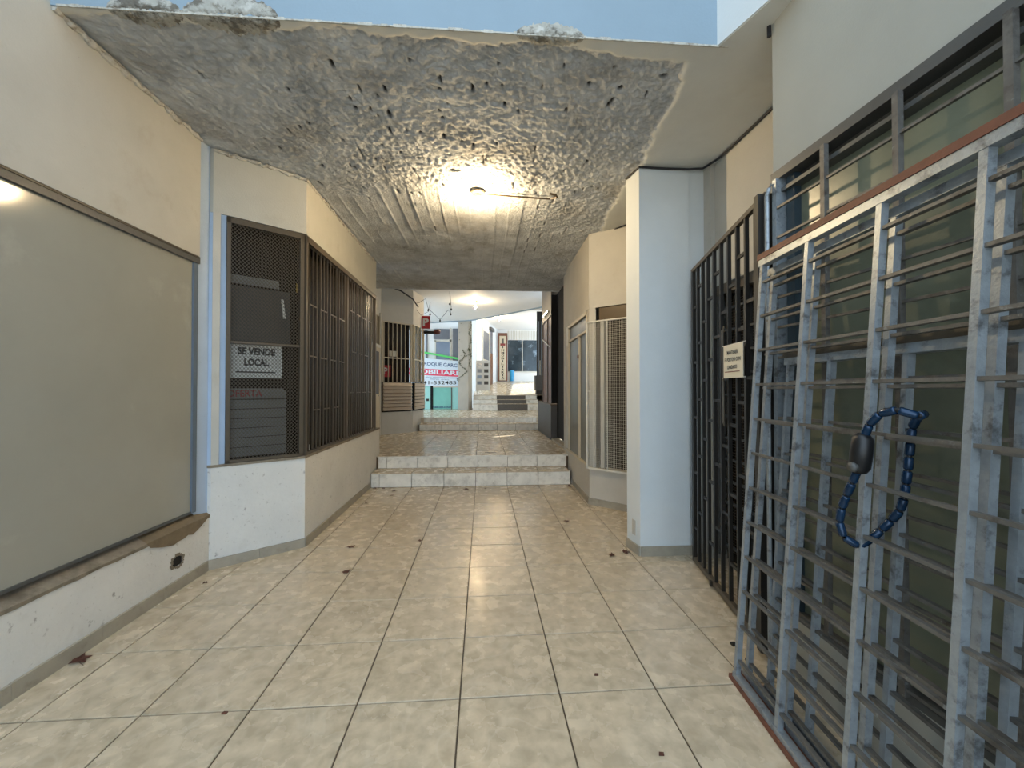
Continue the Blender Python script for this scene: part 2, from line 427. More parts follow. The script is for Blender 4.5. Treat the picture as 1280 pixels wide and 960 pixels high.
# access hatch on the landing
h = thing('access_hatch', 'square tiled access cover with dark hand slot in the landing floor', 'hatch', (.138, 7.16, .40))
MB().box(-.245, .245, -.245, .245, .0, .021).build('cover_plate', m_tile, h)
fr = MB()
for a in ((-.25,.25,-.25,-.244),(-.25,.25,.244,.25),(-.25,-.244,-.25,.25),(.244,.25,-.25,.25)): fr.box(*a, .004, .0215)
fr.build('rim', m_hole, h)
MB().box(-.1, .1, .06, .1, .0212, .0225).build('hand_slot', m_hole, h)

# street behind the camera
struct('floor_street', MB().box(-14, 14, -20, -1.3, -.3, -.02), m_street)

# ------------------------------------------------------------------ left wall with the big window
wl = MB()
sec = [(-2.9,0),(-2.33,0),(-2.33,.455),(-2.44,.525),(-2.9,.525)]
def secz(z0, z1): return [(-2.9,z0),(-2.33,z0),(-2.33,z1),(-2.9,z1)]
wl.extr(sec, -1.2, 3.262)
wl.extr(secz(0,.185), 3.262, 3.372); wl.extr([(-2.9,.262),(-2.33,.262),(-2.33,.455),(-2.44,.525),(-2.9,.525)], 3.262, 3.372)
wl.extr(sec, 3.372, 3.69)
low_left = struct('wall_left_low', wl, m_white)
struct('wall_left_upper', MB().box(-2.9, -2.33, -1.2, 3.535, 2.63, 11.0), m_cream)
struct('wall_left_column', MB().prism([(-2.9,3.56),(-2.375,3.56),(-2.35,3.68),(-2.30,3.70),(-2.9,4.2)], .45, 11.0), m_blue)
MB().box(-2.45, -2.336, 3.255, 3.38, .175, .27).build('cavity_shade', m_hole, low_left)  # dark block just behind the wall face paints the hole's shade
# ragged rim of the hole
rim = MB(); k = 18
for i in range(k):
    t = 2*math.pi*i/k; rr = 1+random.uniform(-.1,.12)
    p = (-2.329, 3.317+.062*rr*math.cos(t), .223+.047*rr*math.sin(t))
    s_ = random.uniform(.006,.013); rim.box(p[0]-.004,p[0]+.004,p[1]-s_,p[1]+s_,p[2]-s_*.8,p[2]+s_*.8)
rim.build('hole_rim', m_sill, low_left)
# sill render with broken brown mortar at its end
sl = MB(); N = 60; rg = random.Random(4)
top=[]; bot=[]
for i in range(N+1):
    y = -1.2 + (3.69+1.2)*i/N
    d = .012+rg.uniform(-.004,.006)
    top.append(y); bot.append(.452 - d)
for i in range(N):
    y0,y1=top[i],top[i+1]; n=len(sl.v)
    sl.v += [(-2.325,y0,bot[i]),(-2.325,y1,bot[i+1]),(-2.322,y1,.462),(-2.322,y0,.462),(-2.44,y1,.532),(-2.44,y0,.532)]
    sl.f += [(n,n+1,n+2,n+3),(n+3,n+2,n+4,n+5)]
sl.build('window_sill', m_sill, low_left)
bm_pts = [(3.02,.462),(3.05,.425),(3.12,.40),(3.17,.385),(3.22,.372),(3.27,.362),(3.32,.372),(3.37,.372),(3.42,.385),(3.47,.37),(3.52,.385),(3.57,.405),(3.62,.43),(3.66,.45),(3.69,.462)]
b = MB(); n0=len(b.v)
for (y,z) in bm_pts: b.v.append((-2.321,y,z)); b.v.append((-2.321,y,.466)); b.v.append((-2.42,y,.53))
for i in range(len(bm_pts)-1):
    a=i*3; c=a+3; b.f += [(a,c,c+1,a+1),(a+1,c+1,c+2,a+2)]
b.build('broken_mortar', m_brownpl, low_left)

w1 = setting('window_1')
MB().box(-2.42, -2.365, -1.1, 3.50, .53, 2.575).build('pane', m_panel, w1)
MB().box(-2.42, -2.342, -1.15, 3.56, 2.575, 2.632).build('window_head', m_darkst, w1)
MB().box(-2.42, -2.335, -1.15, 3.53, 2.618, 2.632).build('drip_edge', m_brown, w1)
MB().box(-2.42, -2.350, 3.50, 3.545, .53, 2.58).build('window_frame', m_blueste, w1)
MB().box(-2.42, -2.358, 3.545, 3.56, .53, 2.58).build('frame_bead', m_darkst, w1)
MB().box(-2.42, -2.355, -1.1, 3.50, .527, .545).build('window_rail', m_darkst, w1)

def skirting(name, pts, h=.085, t=.016, mat=m_base, z=0):
    """skirting stones along a polyline of wall points, the room on the left of travel = +normal"""
    root = setting(name)
    for A, B in zip(pts[:-1], pts[1:]):
        A = Vector((A[0],A[1])); B = Vector((B[0],B[1])); d=(B-A); L=d.length; d/=L
        n = Vector((d.y,-d.x)); k = max(1, round(L/.5)); 
        for i in range(k):
            p = A + d*(L*i/k+.001); q = A + d*(L*(i+1)/k-.001)
            MB().prism([tuple(p),tuple(q),tuple(q+n*t),tuple(p+n*t)], z, z+h+random.uniform(-.002,.002)).build('skirting_stone', mat, root)
    return root

E0=(-2.32,3.68); E1=(-1.735,4.145); BX=-1.755
skirting('baseboard_left', [(-2.33,-1.2),(-2.33,3.66),(-1.735,4.14),(BX,6.52)])

# ------------------------------------------------------------------ left bay window
baypoly = [(-2.9,3.70),E0,E1,(BX,7.12),(-2.9,7.12)]
bl = struct('wall_bay_low', MB().prism(baypoly, 0, .862), m_white)
struct('wall_bay_upper', MB().prism([(-2.9,3.70),E0,E1,(BX,6.86),(-2.9,6.86)], 3.065, 3.62), m_offw)
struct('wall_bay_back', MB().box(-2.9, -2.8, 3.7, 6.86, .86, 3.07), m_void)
MB().prism([(-2.9,3.71),(-2.325,3.675),(-1.73,4.135),(BX+.01,7.1),(-2.9,7.1)], .862, .885).build('window_sill', m_sill, bl)
u_d = Vector((E1[0]-E0[0],E1[1]-E0[1],0)); LD = u_d.length
FD = frame2(E0, E1)
jm = MB().box(0, .055, .0, .12, .86, 3.07); o = jm.build('wall_bay_jamb', m_cream); o.matrix_world = FD; o['kind']='structure'
jm = MB().box(.055, .098, .012, .12, .88, 3.07); o = jm.build('trim_jamb', m_blue); o.matrix_world = FD; o['kind']='structure'
# diagonal mesh-guarded window
mg = thing('mesh_window_guard', 'dark brown steel guard of diamond expanded mesh over the angled shop window', 'window guard', mat=FD)
x0,x1,z0,z1 = .10, LD-.02, .89, 3.055
f = MB().box(x0,x0+.03,-.01,.03,z0,z1).box(x1-.035,x1,-.01,.03,z0,z1).box(x0,x1,-.01,.03,z1-.05,z1).box(x0,x1,-.01,.03,z0,z0+.025)
f.build('frame', m_brown, mg)
MB().box(x0,x1,-.005,.03,1.945,1.965).build('middle_rail', m_brown, mg)
dm = MB(); px, pz = .030, .034
def clip(xa, za, sx):
    pts=[]
    # line z = za + sx*(pz/px)*(x-xa)
    k = sx*pz/px
    xl, xr = x0, x1
    za0 = za + k*(xl-xa); za1 = za + k*(xr-xa)
    ts = [0.,1.]
    lo, hi = 0., 1.
    d = za1-za0
    t0 = (z0-za0)/d; t1 = (z1-za0)/d
    if t0 > t1: t0,t1 = t1,t0
    lo=max(lo,t0); hi=min(hi,t1)
    if hi-lo < .01: return None
    g = lambda t: (xl+(xr-xl)*t, 0.0, za0+d*t)
    return g(lo), g(hi)
n = int((z1-z0+1.2*(x1-x0)*1.3)/pz)+4
for sx in (-1, 1):
    for i in range(-n, n+n):
        seg = clip(x0, z0 + i*pz, sx)
        if seg: dm.bar(seg[0], seg[1], .0035, .005, up=(0,1,0))
o = dm.build('expanded_mesh', m_brown, mg); o['kind'] = 'stuff'
sw = setting('window_2', FD)
MB().box(.1, LD-.03, .10, .115, .89, 3.05).build('pane', m_dglass, sw)
MB().box(.13, .53, .085, .10, 2.50, 2.575).build('cross_bar', m_blind, sw)
MB().box(.12, LD-.12, .088, .10, 1.98, 2.48).build('inner_panel', M('dull_grey_panel',(62,60,56),.6), sw)
MB().bar((.555,.075,2.40),(.575,.075,2.22),.02,.02).build('handle', m_whitem, sw)
for i in range(7):
    MB().box(.12, LD-.15, .08+.0, .093, .925+i*.087, .925+i*.087+.080).build('blind_slat', m_blind, sw)
fs = thing('for_sale_sign', 'white sign with bold black SE VENDE LOCAL behind the diamond mesh', 'sign', mat=FD)
BD = MB().box(.135,.555,.062,.068,1.64,1.945).build('board', m_sign, fs)
text(BD,'SE VENDE',.345,1.885,.0605,.1,m_ink,width=.30,height=.068,bold=.045)
text(BD,'LOCAL',.345,1.785,.0605,.1,m_ink,width=.20,height=.068,bold=.045)
MB().box(.18,.50,.0600,.0620,1.688,1.700).build('underline', m_ink, BD)
os_ = thing('offer_sign', 'narrow strip lettered OFERTA in dark red above the grey blind', 'sign', mat=FD)
BD = MB().box(.12,.57,.062,.068,1.455,1.545).build('board', m_blind, os_)
text(BD,'OFERTA',.255,1.50,.0605,.1,m_redink,width=.27,height=.065,bold=.02)

# long barred bay
BY0, BY1 = 4.165, 6.80
FB = frame2((BX,4.165),(BX,6.82))
bw = setting('window_3', FB)
MB().box(.0, 2.62, .09, .105, .89, 3.05).build('pane', m_dglass, bw)
gr = thing('barred_window_grille', 'long brown steel window grille of close vertical bars above the stained low wall', 'grille', mat=FB)
MB().box(-.01,.03,-.02,.03,.89,3.06).build('corner_post', m_brown, gr)
MB().box(1.245,1.285,-.01,.025,.89,3.0).build('mullion', m_brown, gr)
MB().box(2.60,2.64,-.02,.03,.89,3.06).build('end_post', m_brown, gr)
MB().box(.0,2.64,-.02,.03,3.0,3.06).build('top_rail', m_brown, gr)
MB().box(.0,2.64,-.01,.03,.885,.91).build('bottom_rail', m_brown, gr)
vb = []
me_bar = None
for i in range(12): vb.append(.03+.0955*(i+.75) if i else .095)
for i in range(13): vb.append(1.285+.0955*(i+.8))
for x in vb:
    if me_bar is None:
        o = MB().box(-.007,.007,-.007,.007,.905,3.005).build('bar', m_brownb, gr); me_bar = o.data; o.location=(x,0,0)
    else:
        o = link('bar', me_bar, gr); o.location=(x,0,0)
def tie(xa, xb, z): MB().box(xa,xb,-.006,.006,z-.006,z+.006).build('tie_bar', m_brown, gr)
for z, ph in ((2.40,0),(1.875,0),(1.32,1)):
    k = ph
    while k+2 < 12: tie(vb[k], vb[k+2], z); k += 3
for z, ph in ((2.58,0),(2.04,1),(1.49,0)):
    k = 12+ph
    while k+2 < 25: tie(vb[k], vb[k+2], z); k += 3
for i,(x,lab) in enumerate(((.06,'first of the white plastic bottles behind the bay grille, at the corner post'),(.20,'shorter white plastic bottle farther from the corner post behind the bay grille'))):
    hh = .17 if i == 0 else .12
    t = thing('bottle', lab, 'bottle', (BX-.055, 4.165+x, .886), group='bottles in the bay window')
    MB().lathe((0,0,0), [(.026,0),(.028,.01),(.028,hh*.6),(.012,hh*.78),(.012,hh)], 12).build('bottle_body', m_bottle, t, True)
    MB().lathe((0,0,hh), [(.014,0),(.014,.018)], 10).build('cap', m_bottle, t)
for x,z,lab in ((.035,2.54,'yellow sticker on the bay glass nearest the corner post'),(.12,2.52,'yellow sticker on the bay glass farther from the corner post')):
    tag(MB().box(BX-.088,BX-.084,4.165+x-.02,4.165+x+.03,z-.045,z+.045).build('sticker', m_yell), lab, 'sticker', 'yellow stickers on the bay glass')

# ------------------------------------------------------------------ ceiling of raw concrete
def ceiling_mesh():
    x_0,x_1,y_0,y_1 = -2.45, 2.4, 2.36, 8.6; r=.0115
    nx=int((x_1-x_0)/r); ny=int((y_1-y_0)/r)
    X,Y = np.meshgrid(np.linspace(x_0,x_1,nx+1), np.linspace(y_0,y_1,ny+1), indexing='ij')
    xb = np.interp(Y,[2.36,2.43,2.86,3.6,4.6,5.2,6.5,8.6],[1.16,1.28,1.36,1.44,1.46,1.53,1.9,2.4]) + (fbm(X,Y,9,31)-.5)*.09
    yb = 2.36 + .03 + .16*np.clip(fbm(X,Y,2.2,51,3)-.32,0,1) + (fbm(X,Y,18,61,3)-.5)*.05
    yb = yb + .06*np.clip((X-.2),0,1)
    rough_m = 1/(1+np.exp(-np.clip((xb-X)/.008,-30,30))) * 1/(1+np.exp(-np.clip((Y-yb)/.008,-30,30)))
    # chiselled zone near, board marks far
    jit=(fbm(X,Y,3,71)-.5)
    chis = 1/(1+np.exp(-np.clip((4.35+jit*1.6+.9*np.clip(X-.5,0,2)-Y)/.12,-30,30)))
    chis = np.maximum(chis, .9/(1+np.exp(-np.clip((X-.95-jit)/.08,-30,30))))
    chis = np.maximum(chis, .55*np.clip((fbm(X,Y,1.6,77)-.55)*8,0,1))
    c1 = np.abs(fbm(X*1.0+.25*Y,Y*.75,17,11,3)-.5)*2; c2 = fbm(X,Y,34,21,3)-.5
    c3 = np.abs(fbm(X*.9-.3*Y,Y,30,15,3)-.5)*2
    chip = (1-c1)**2*.008 + (1-c3)**3*.012 + c2*.012 + (fbm(X,Y,2.5,91)-.5)*.02
    bi = X/.155 + .04*np.sin(Y*3); fr_ = bi-np.floor(bi); idx=np.floor(bi).astype(int)
    hgt = np.random.RandomState(5).rand(256)[idx%256]*.008
    seam = np.exp(-((np.minimum(fr_,1-fr_)*.155)/.006)**2)*.009*(np.random.RandomState(8).rand(256)[idx%256]>.2)
    boards = hgt - seam + (fbm(X,Y*.3,25,41,3)-.5)*.003 + (fbm(X,Y,60,45,2)-.5)*.002
    # light bursts of chipped boards
    Z = 3.61 + rough_m*(.006 + chis*chip + (1-chis)*boards)
    Z += (1-rough_m)*(fbm(X,Y,5,87)-.5)*.003
    # nail pockets, sunk in shape, with their shade put into the colour
    pit=np.zeros_like(X); rg=np.random.RandomState(12)
    P=[]
    for k in range(80):
        P.append((rg.uniform(-2,1.3), rg.uniform(2.55,4.4), rg.uniform(.007,.018), rg.uniform(.014,.05)))
    P += [(-.86,2.9,.013,.05),(-.84,3.1,.012,.03),(-.75,3.35,.011,.07),(-.3,2.85,.014,.02),(-.27,3.9,.07,.02),(.62,3.0,.01,.04),(.95,2.75,.02,.03),(1.2,2.62,.03,.025)]
    for k in range(34):
        px_=(rg.randint(-12,9)+.02)*.155; P.append((px_, rg.uniform(3.6,6.2), .005, rg.uniform(.03,.14)))
    for (a,b_,sx,sy) in P:
        a0=max(0,int((a-4*sx-x_0)/(x_1-x_0)*nx)); a1=min(nx,int((a+4*sx-x_0)/(x_1-x_0)*nx)+2)
        b0=max(0,int((b_-4*sy-y_0)/(y_1-y_0)*ny)); b1=min(ny,int((b_+4*sy-y_0)/(y_1-y_0)*ny)+2)
        sl_=(slice(a0,a1),slice(b0,b1))
        pit[sl_]=np.maximum(pit[sl_], np.exp(-(((X[sl_]-a)/sx)**2+((Y[sl_]-b_)/sy)**2)))
    pit = np.clip((pit-.35)*3,0,1)*rough_m
    Z += pit*.02
    V = np.stack([X,Y,Z],-1).reshape(-1,3)
    ii,jj=np.meshgrid(np.arange(nx),np.arange(ny),indexing='ij'); a=(ii*(ny+1)+jj).ravel()
    F=np.stack([a,a+1,a+ny+2,a+ny+1],-1)
    me=bpy.data.meshes.new('ceiling'); me.vertices.add(len(V)); me.vertices.foreach_set('co',V.ravel())
    me.loops.add(F.size); me.loops.foreach_set('vertex_index',F.ravel())
    me.polygons.add(len(F)); me.polygons.foreach_set('loop_start',np.arange(0,F.size,4)); me.polygons.foreach_set('loop_total',np.full(len(F),4))
    me.materials.append(m_conc); me.materials.append(m_smooth)
    mi=(rough_m.reshape(-1)[F].mean(1)<.5).astype(np.int32); me.polygons.foreach_set('material_index',mi)
    me.update(calc_edges=True)
    at=me.attributes.new('pit','FLOAT','POINT'); at.data.foreach_set('value',pit.reshape(-1).astype(np.float32))
    me.polygons.foreach_set('use_smooth',np.ones(len(F),bool))
    return me
ceil = link('ceiling', ceiling_mesh()); ceil['kind']='structure'
struct('ceiling_slab', MB().box(-3.2, 3.2, 2.362, 8.6, 3.68, 4.3).box(-3.2,3.2,8.57,8.6,3.612,3.7), m_conc)
struct('trim_fascia', MB().box(-2.4, 1.42, 2.352, 2.362, 3.612, 11).box(-2.4,1.42,2.362,2.62,3.70,11), m_fascia)
struct('ceiling_side', MB().prism([(1.42,2.355),(1.64,1.75),(3.0,1.75),(3.0,2.362),(1.42,2.362)], 3.61, 11), m_smooth)
struct('trim_fascia_return', MB().prism([(1.412,2.352),(1.628,1.752),(1.64,1.752),(1.424,2.352)], 3.614, 11), m_pillar)

# broken patches along the fascia's lower edge
def patch(name, xa, xb, up, back, seed):
    rg=np.random.RandomState(seed); n=44; mrow=14; mb=MB()
    for i in range(n+1):
        t=i/n; prof=math.sin(math.pi*t)**.45 if 0<t<1 else 0
        a=up*prof*(.75+.4*rg.rand()*.6); c=back*prof*(.8+.4*rg.rand())
        for j in range(mrow+1):
            s=j/mrow
            # from fascia face height a, down to the corner, back on the soffit to depth c
            y = 2.352 - .004*prof + max(0,(s-.45)/.55)*c
            z = 3.612 + (1-min(1,s/.6))*a - .002
            k = math.sin(math.pi*s)*prof
            y -= k*.012*rg.rand(); z -= k*.016*rg.rand()
            mb.v.append((xa+(xb-xa)*t, y, z))
    for i in range(n):
        for j in range(mrow):
            a=i*(mrow+1)+j; mb.f.append((a,a+1,a+mrow+2,a+mrow+1))
    o=mb.build(name, m_chip, None, True); o['kind']='structure'; return o
patch('trim_break', -1.66,-1.14,.13,.12,1)
patch('trim_break', -2.05,-1.66,.10,.10,5)
patch('trim_break', .19,.60,.085,.07,2)
rg_=random.Random(9)
e_=MB(); x=-2.3
while x<1.4:
    w=rg_.uniform(.03,.12); h_=rg_.uniform(.003,.012)
    e_.box(x,x+w,2.350,2.356,3.609-h_*.3,3.612+h_); x+=w
e_.build('trim_edge', m_crust)['kind']='structure'

def crust(name, pts, z=3.60, w=.022, mat=m_crust):
    mb=MB(); rg=random.Random(len(pts)+int(pts[0][1]*10)); path=[]; rs=[]
    for A,B in zip(pts[:-1],pts[1:]):
        L=math.dist(A,B); k=max(2,int(L/.03))
        for i in range(k):
            t=i/k; path.append((A[0]+(B[0]-A[0])*t+rg.uniform(-.006,.006),A[1]+(B[1]-A[1])*t,z+rg.uniform(-.012,.012))); rs.append(w*rg.uniform(.35,1.25))
    mb.tube(path, rs, 6); o=mb.build(name,mat,None); o['kind']='structure'; return o
crust('trim_crust', [(-2.325,2.36),(-2.325,3.56)])
crust('trim_crust', [(-2.31,3.67),(-1.735,4.13),(-1.75,6.8)], w=.016)
crust('trim_crust', [(1.45,5.6),(1.46,7.1)], w=.016)

# ------------------------------------------------------------------ right side: pillar, far window wall
struct('wall_right_pillar', MB().prism([(1.449,3.69),(1.93,3.69),(1.935,3.72),(2.8,3.72),(2.8,4.4),(1.85,4.35),(1.412,3.93)], 0, 3.625), m_pillar)
skirting('baseboard_right_pillar', [(1.412,3.93),(1.449,3.69),(1.94,3.69)], h=.088)
tag(MB().prism([(1.436,3.77),(1.427,3.83),(1.423,3.829),(1.432,3.769)], .16,.30).build('outlet_cover', m_cream), 'small flat cover plate low on the yellow-lit side of the pillar', 'cover plate')
B0=(1.46,7.1); B1=(1.425,5.40); B2=(1.815,5.02); B3=(2.3,4.55)
wb_=struct('wall_right_low', MB().prism([B0,B1,B3,(3,4.55),(3,7.1)], 0, .478), m_cream)
MB().prism([(1.455,7.1),(1.418,5.395),(1.815,5.01),B3,(3,4.55),(3,7.1)], .478,.50).build('window_sill', m_creamm, wb_)
struct('wall_right_upper', MB().prism([B0,B1,B3,(3,4.55),(3,7.1)], 2.62, 3.625), m_cream)
struct('wall_right_corner', MB().prism([(1.4255,5.402),(1.418+.02,5.56),(1.52,5.56),(1.50,5.34),(1.485,5.345)], .49, 2.63), m_cream)
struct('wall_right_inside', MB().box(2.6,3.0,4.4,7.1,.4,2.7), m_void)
skirting('baseboard_right', [(1.458,6.50),B1,(2.1,4.75)], h=.085)
FBw = frame2((1.46,6.95),(1.428,5.56))
w4=setting('window_4', FBw); LW=1.39
MB().box(0,LW,.03,.042,.5,2.60).build('pane', m_bglass, w4)
MB().box(0,LW,.0,.05,2.57,2.62).build('window_head', m_creamm, w4)
MB().box(0,LW,.0,.05,2.33,2.36).build('transom', m_creamm, w4)
MB().box(.0,.03,.0,.05,.5,2.6).build('frame_post', m_creamm, w4)
MB().box(.85,.875,.0,.05,.5,2.36).build('frame_post', m_creamm, w4)
MB().box(LW-.03,LW,.0,.05,.5,2.6).build('frame_post', m_creamm, w4)
MB().box(.84,.89,-.015,.0,2.0,2.05).build('latch', m_rust, w4)
MB().box(.0,.03,-.02,.0,2.28,2.6).build('white_clip', m_whitem, w4)
FC = frame2(B1, (2.10,4.742)); 
w5=setting('window_5', FC)
MB().box(.15,.9,.10,.11,.5,2.62).build('pane', m_dglass, w5)
MB().box(.14,.9,.02,.05,2.44,2.62).build('top_panel', m_woodd, w5)
MB().box(.15,.20,.03,.08,.5,2.44).build('frame_post', m_whitem, w5)
cg = thing('wire_mesh_cage', 'white framed welded wire mesh guard over the corner window beside the pillar', 'window guard', mat=FC)
ca=MB()
xa,xb,za,zb = -.02,.92,.475,2.44; yo=-.04
ca.box(xa,xa+.022,yo-.01,yo+.01,za,zb).box(xb-.02,xb,yo-.01,yo+.01,za,zb).box(xa,xb,yo-.01,yo+.01,zb-.018,zb).box(xa,xb,yo-.01,yo+.01,za,za+.022)
ca.build('frame', m_whitem, cg)
MB().box(xa+.30,xa+.312,yo-.006,yo+.006,za,zb).build('stiffener', m_whitem, cg)
MB().box(xa+.105,xa+.115,yo-.006,yo+.006,za,zb).build('stiffener', m_whitem, cg)
wm=MB(); x=xa+.022
while x<xb: wm.box(x-.0013,x+.0013,yo-.0013,yo+.0013,za,zb); x+=.024
z=za
while z<zb: wm.box(xa,xb,yo-.0013,yo+.0013,z-.0013,z+.0013); z+=.024
o=wm.build('wire_grid', m_wire, cg); o['kind']='stuff'
MB().box(xa,xa+.07,yo-.012,yo-.008,1.50,1.52).build('latch_tab', m_whitem, cg)

# wall return with post, dark doorway, shopfront beyond
struct('wall_right_post', MB().prism([(1.46,7.1),(1.50,7.18),(1.50,7.50),(2.9,7.50),(2.9,7.1)], .40, 3.625), m_cream)
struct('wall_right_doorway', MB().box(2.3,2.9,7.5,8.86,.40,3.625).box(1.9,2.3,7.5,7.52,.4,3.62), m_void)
dd = struct('door_shade_sheet', MB().box(1.62,1.66,7.50,8.86,.50,3.625), m_void)  # black sheet, the unlit opening's darkness put into its colour
struct('trim_threshold', MB().box(1.50,1.9,7.5,8.86,.40,.47), m_base)
sh = thing('shopfront_bay', 'narrow brown wood and bronze shopfront beyond the dark doorway', 'shopfront', (1.50,8.86,.42))
MB().box(0,.5,0,.05,.80,3.19).build('frame_post', m_void, sh)  # post painted black to carry on the doorway's darkness
MB().box(.02,.06,.05,1.34,.80,2.75).build('pane', m_wood, sh)
MB().box(.0,.07,.05,1.34,2.75,3.7).build('header', m_woodd, sh)
MB().box(.0,.09,.60,.66,.80,2.75).build('mullion', m_woodd, sh)
MB().box(.0,.5,1.34,1.40,.80,3.7).build('frame_post', m_woodd, sh)
MB().tube([(-.02,1.25,2.35),(-.02,.1,2.05)],.012).build('push_bar', m_whitem, sh)
tl = thing('glow_strip', 'short glowing strip on the brown shopfront header', 'lamp', (1.465,9.58,3.31))
MB().tube([(0,-.36,.0),(0,.36,0)],.016).build('tube', m_tube, tl)  # emissive strip in tube shape
MB().box(.0,.018,-.38,.38,-.02,.02).build('batten', m_whitem, tl)
bx = thing('display_plinth', 'dark grey boxed plinth under the brown shopfront at the landing edge', 'plinth', (1.49,8.88,.42))
MB().box(0,.5,0,2.1,0,.76).build('body', m_dbox, bx)
MB().box(-.01,.5,-.01,2.11,.76,.79).build('top', m_woodd, bx)
MB().box(-.006,.0,.02,2.08,.02,.06).build('plinth_base', m_black, bx)

# ------------------------------------------------------------------ right near walls: wall with barred shop window, brown gate, silver gates
struct('wall_right_back', MB().box(2.13,2.8,2.0,3.72,2.46,3.62).box(2.09,2.8,3.60,3.72,0,3.62), m_cream)
w6 = setting('window_6', frame((2.13,3.6,0),(0,-1,0)))
MB().box(0,1.6,.10,.11,.0,2.46).build('pane', m_dglass, w6)
MB().box(0,1.6,-.01,.06,2.38,2.47).build('window_head', m_brown, w6)
for i in range(5): MB().box(.02+i*.38,.05+i*.38,.0,.06,.05,2.4).build('frame_post', m_darkst, w6)
for i in range(12): MB().box(0,1.6,.02,.045,.15+i*.19,.168+i*.19).build('frame_rail', m_darkst, w6)
og = MB(); 
for i in range(64): og.box(i*.025,i*.025+.0022,.07,.073,.1,2.36)
for i in range(90): og.box(0,1.6,.07,.073,.1+i*.025,.1022+i*.025)
o=og.build('wire_grid', m_woodd, w6); o['kind']='stuff'

wc = struct('wall_right_near', MB().box(1.64,2.9,-1.2,2.19,2.745,11).box(1.64,2.9,-1.2,2.19,0,.33), m_greywall)
struct('wall_right_near_side', MB().box(2.3,2.9,-1.2,2.19,.33,2.745).box(1.70,2.3,2.15,2.17,.33,2.745), m_dglass)
w7 = setting('window_7', frame((1.64,2.16,0),(0,-1,0)))
MB().box(.02,3.3,.06,.07,.34,2.63).build('pane', m_olive, w7)
MB().box(-.03,3.3,-.015,.06,2.70,2.75).build('window_head', m_darkst, w7)
MB().box(0,3.3,.0,.06,2.625,2.645).build('glass_bead', m_darkst, w7)
MB().box(0,3.3,.0,.07,.33,.36).build('window_rail', m_darkst, w7)
MB().box(.0,.03,-.03,.05,.33,2.70).build('window_jamb', m_silver, w7)
MB().box(.045,.10,.02,.06,.33,2.70).build('inner_jamb', m_dteal, w7)
wg = thing('fixed_window_grille', 'fixed silver grille on the near shop window, behind the leaning gates', 'grille', mat=frame((1.618,2.16,0),(0,-1,0)))
for i in range(9): MB().box(.34+i*.345-.012,.34+i*.345+.012,-.012,.012,.36,2.70).build('post', m_rail, wg)
for i in range(14): MB().box(.0,3.2,-.007,.007,2.535-.165*i-.006,2.535-.165*i+.006).build('rail', m_rail, wg)
MB().tube([(-.012,-.03,.1),(-.012,-.03,2.62),(-.008,-.02,2.66),(0,-.01,2.68)],.012).build('pipe_post', m_silver, wg)

# brown gate
G0=(1.862,3.49); G1=(1.624,2.22)
bg = thing('brown_gate', 'dark brown barred gate leaning past the pillar, with staggered cross bars', 'gate', mat=frame2(G0,G1))
LG=math.dist(G0,G1)
MB().box(-.02,.02,-.015,.015,.04,2.58).build('end_post', m_black, bg)
MB().box(LG-.05,LG,-.05,.03,.04,2.66).build('end_post', m_black, bg)
MB().bar((-.02,0,2.585),(LG,0,2.655),.03,.03).build('top_rail', m_brown, bg)
MB().box(-.02,LG,-.015,.015,.03,.07).build('bottom_rail', m_brown, bg)
us=[.15,.27,.385,.52,.655,.79,.93,1.06,1.19,1.30]; us=[u-.03 for u in us]
MB()
for k,u in enumerate(us): MB().box(u-.011,u+.011,-.012,.012,.06,2.59+.04*u).build('bar', m_black, bg)
allu=[0]+us+[LG-.03]
for k in range(len(allu)-1):
    z = .33+ (k%3)*.16
    while z<2.5:
        MB().box(allu[k]+.008,allu[k+1]-.008,-.008,.008,z-.011,z+.011).build('cross_bar', m_black, bg); z+=.48
MB().tube([(.72,-.02,1.28),(.73,-.03,1.3),(.73,-.035,1.95),(.72,-.02,1.98)],.009,6).build('drop_bolt', m_brown, bg)
MB().box(.43,.46,-.03,.02,.02,.06).build('foot', m_black, bg)
no = thing('gate_notice', 'cream paper notice with three lines of black capitals tied to the brown gate', 'notice', mat=frame2(G0,G1))
BD = MB().box(.775,1.075,-.045,-.042,1.615,1.835).build('sheet', m_paper, no)
text(BD,'MANTENER',.92,1.783,-.0465,.03,m_ink,width=.17,height=.026,bold=.02)
text(BD,'EL PORTON CON',.92,1.735,-.0465,.03,m_ink,width=.25,height=.026,bold=.02)
text(BD,'CANDADO',.915,1.685,-.0465,.03,m_ink,width=.15,height=.026,bold=.02)
MB().box(.80,1.03,-.0475,-.0455,1.652,1.656).build('underline', m_redink, BD)
MB().box(.74,1.10,-.044,-.040,1.612,1.617).build('tie', m_whitem, no)
MB().box(.75,1.11,-.044,-.040,1.834,1.838).build('tie', m_whitem, no)

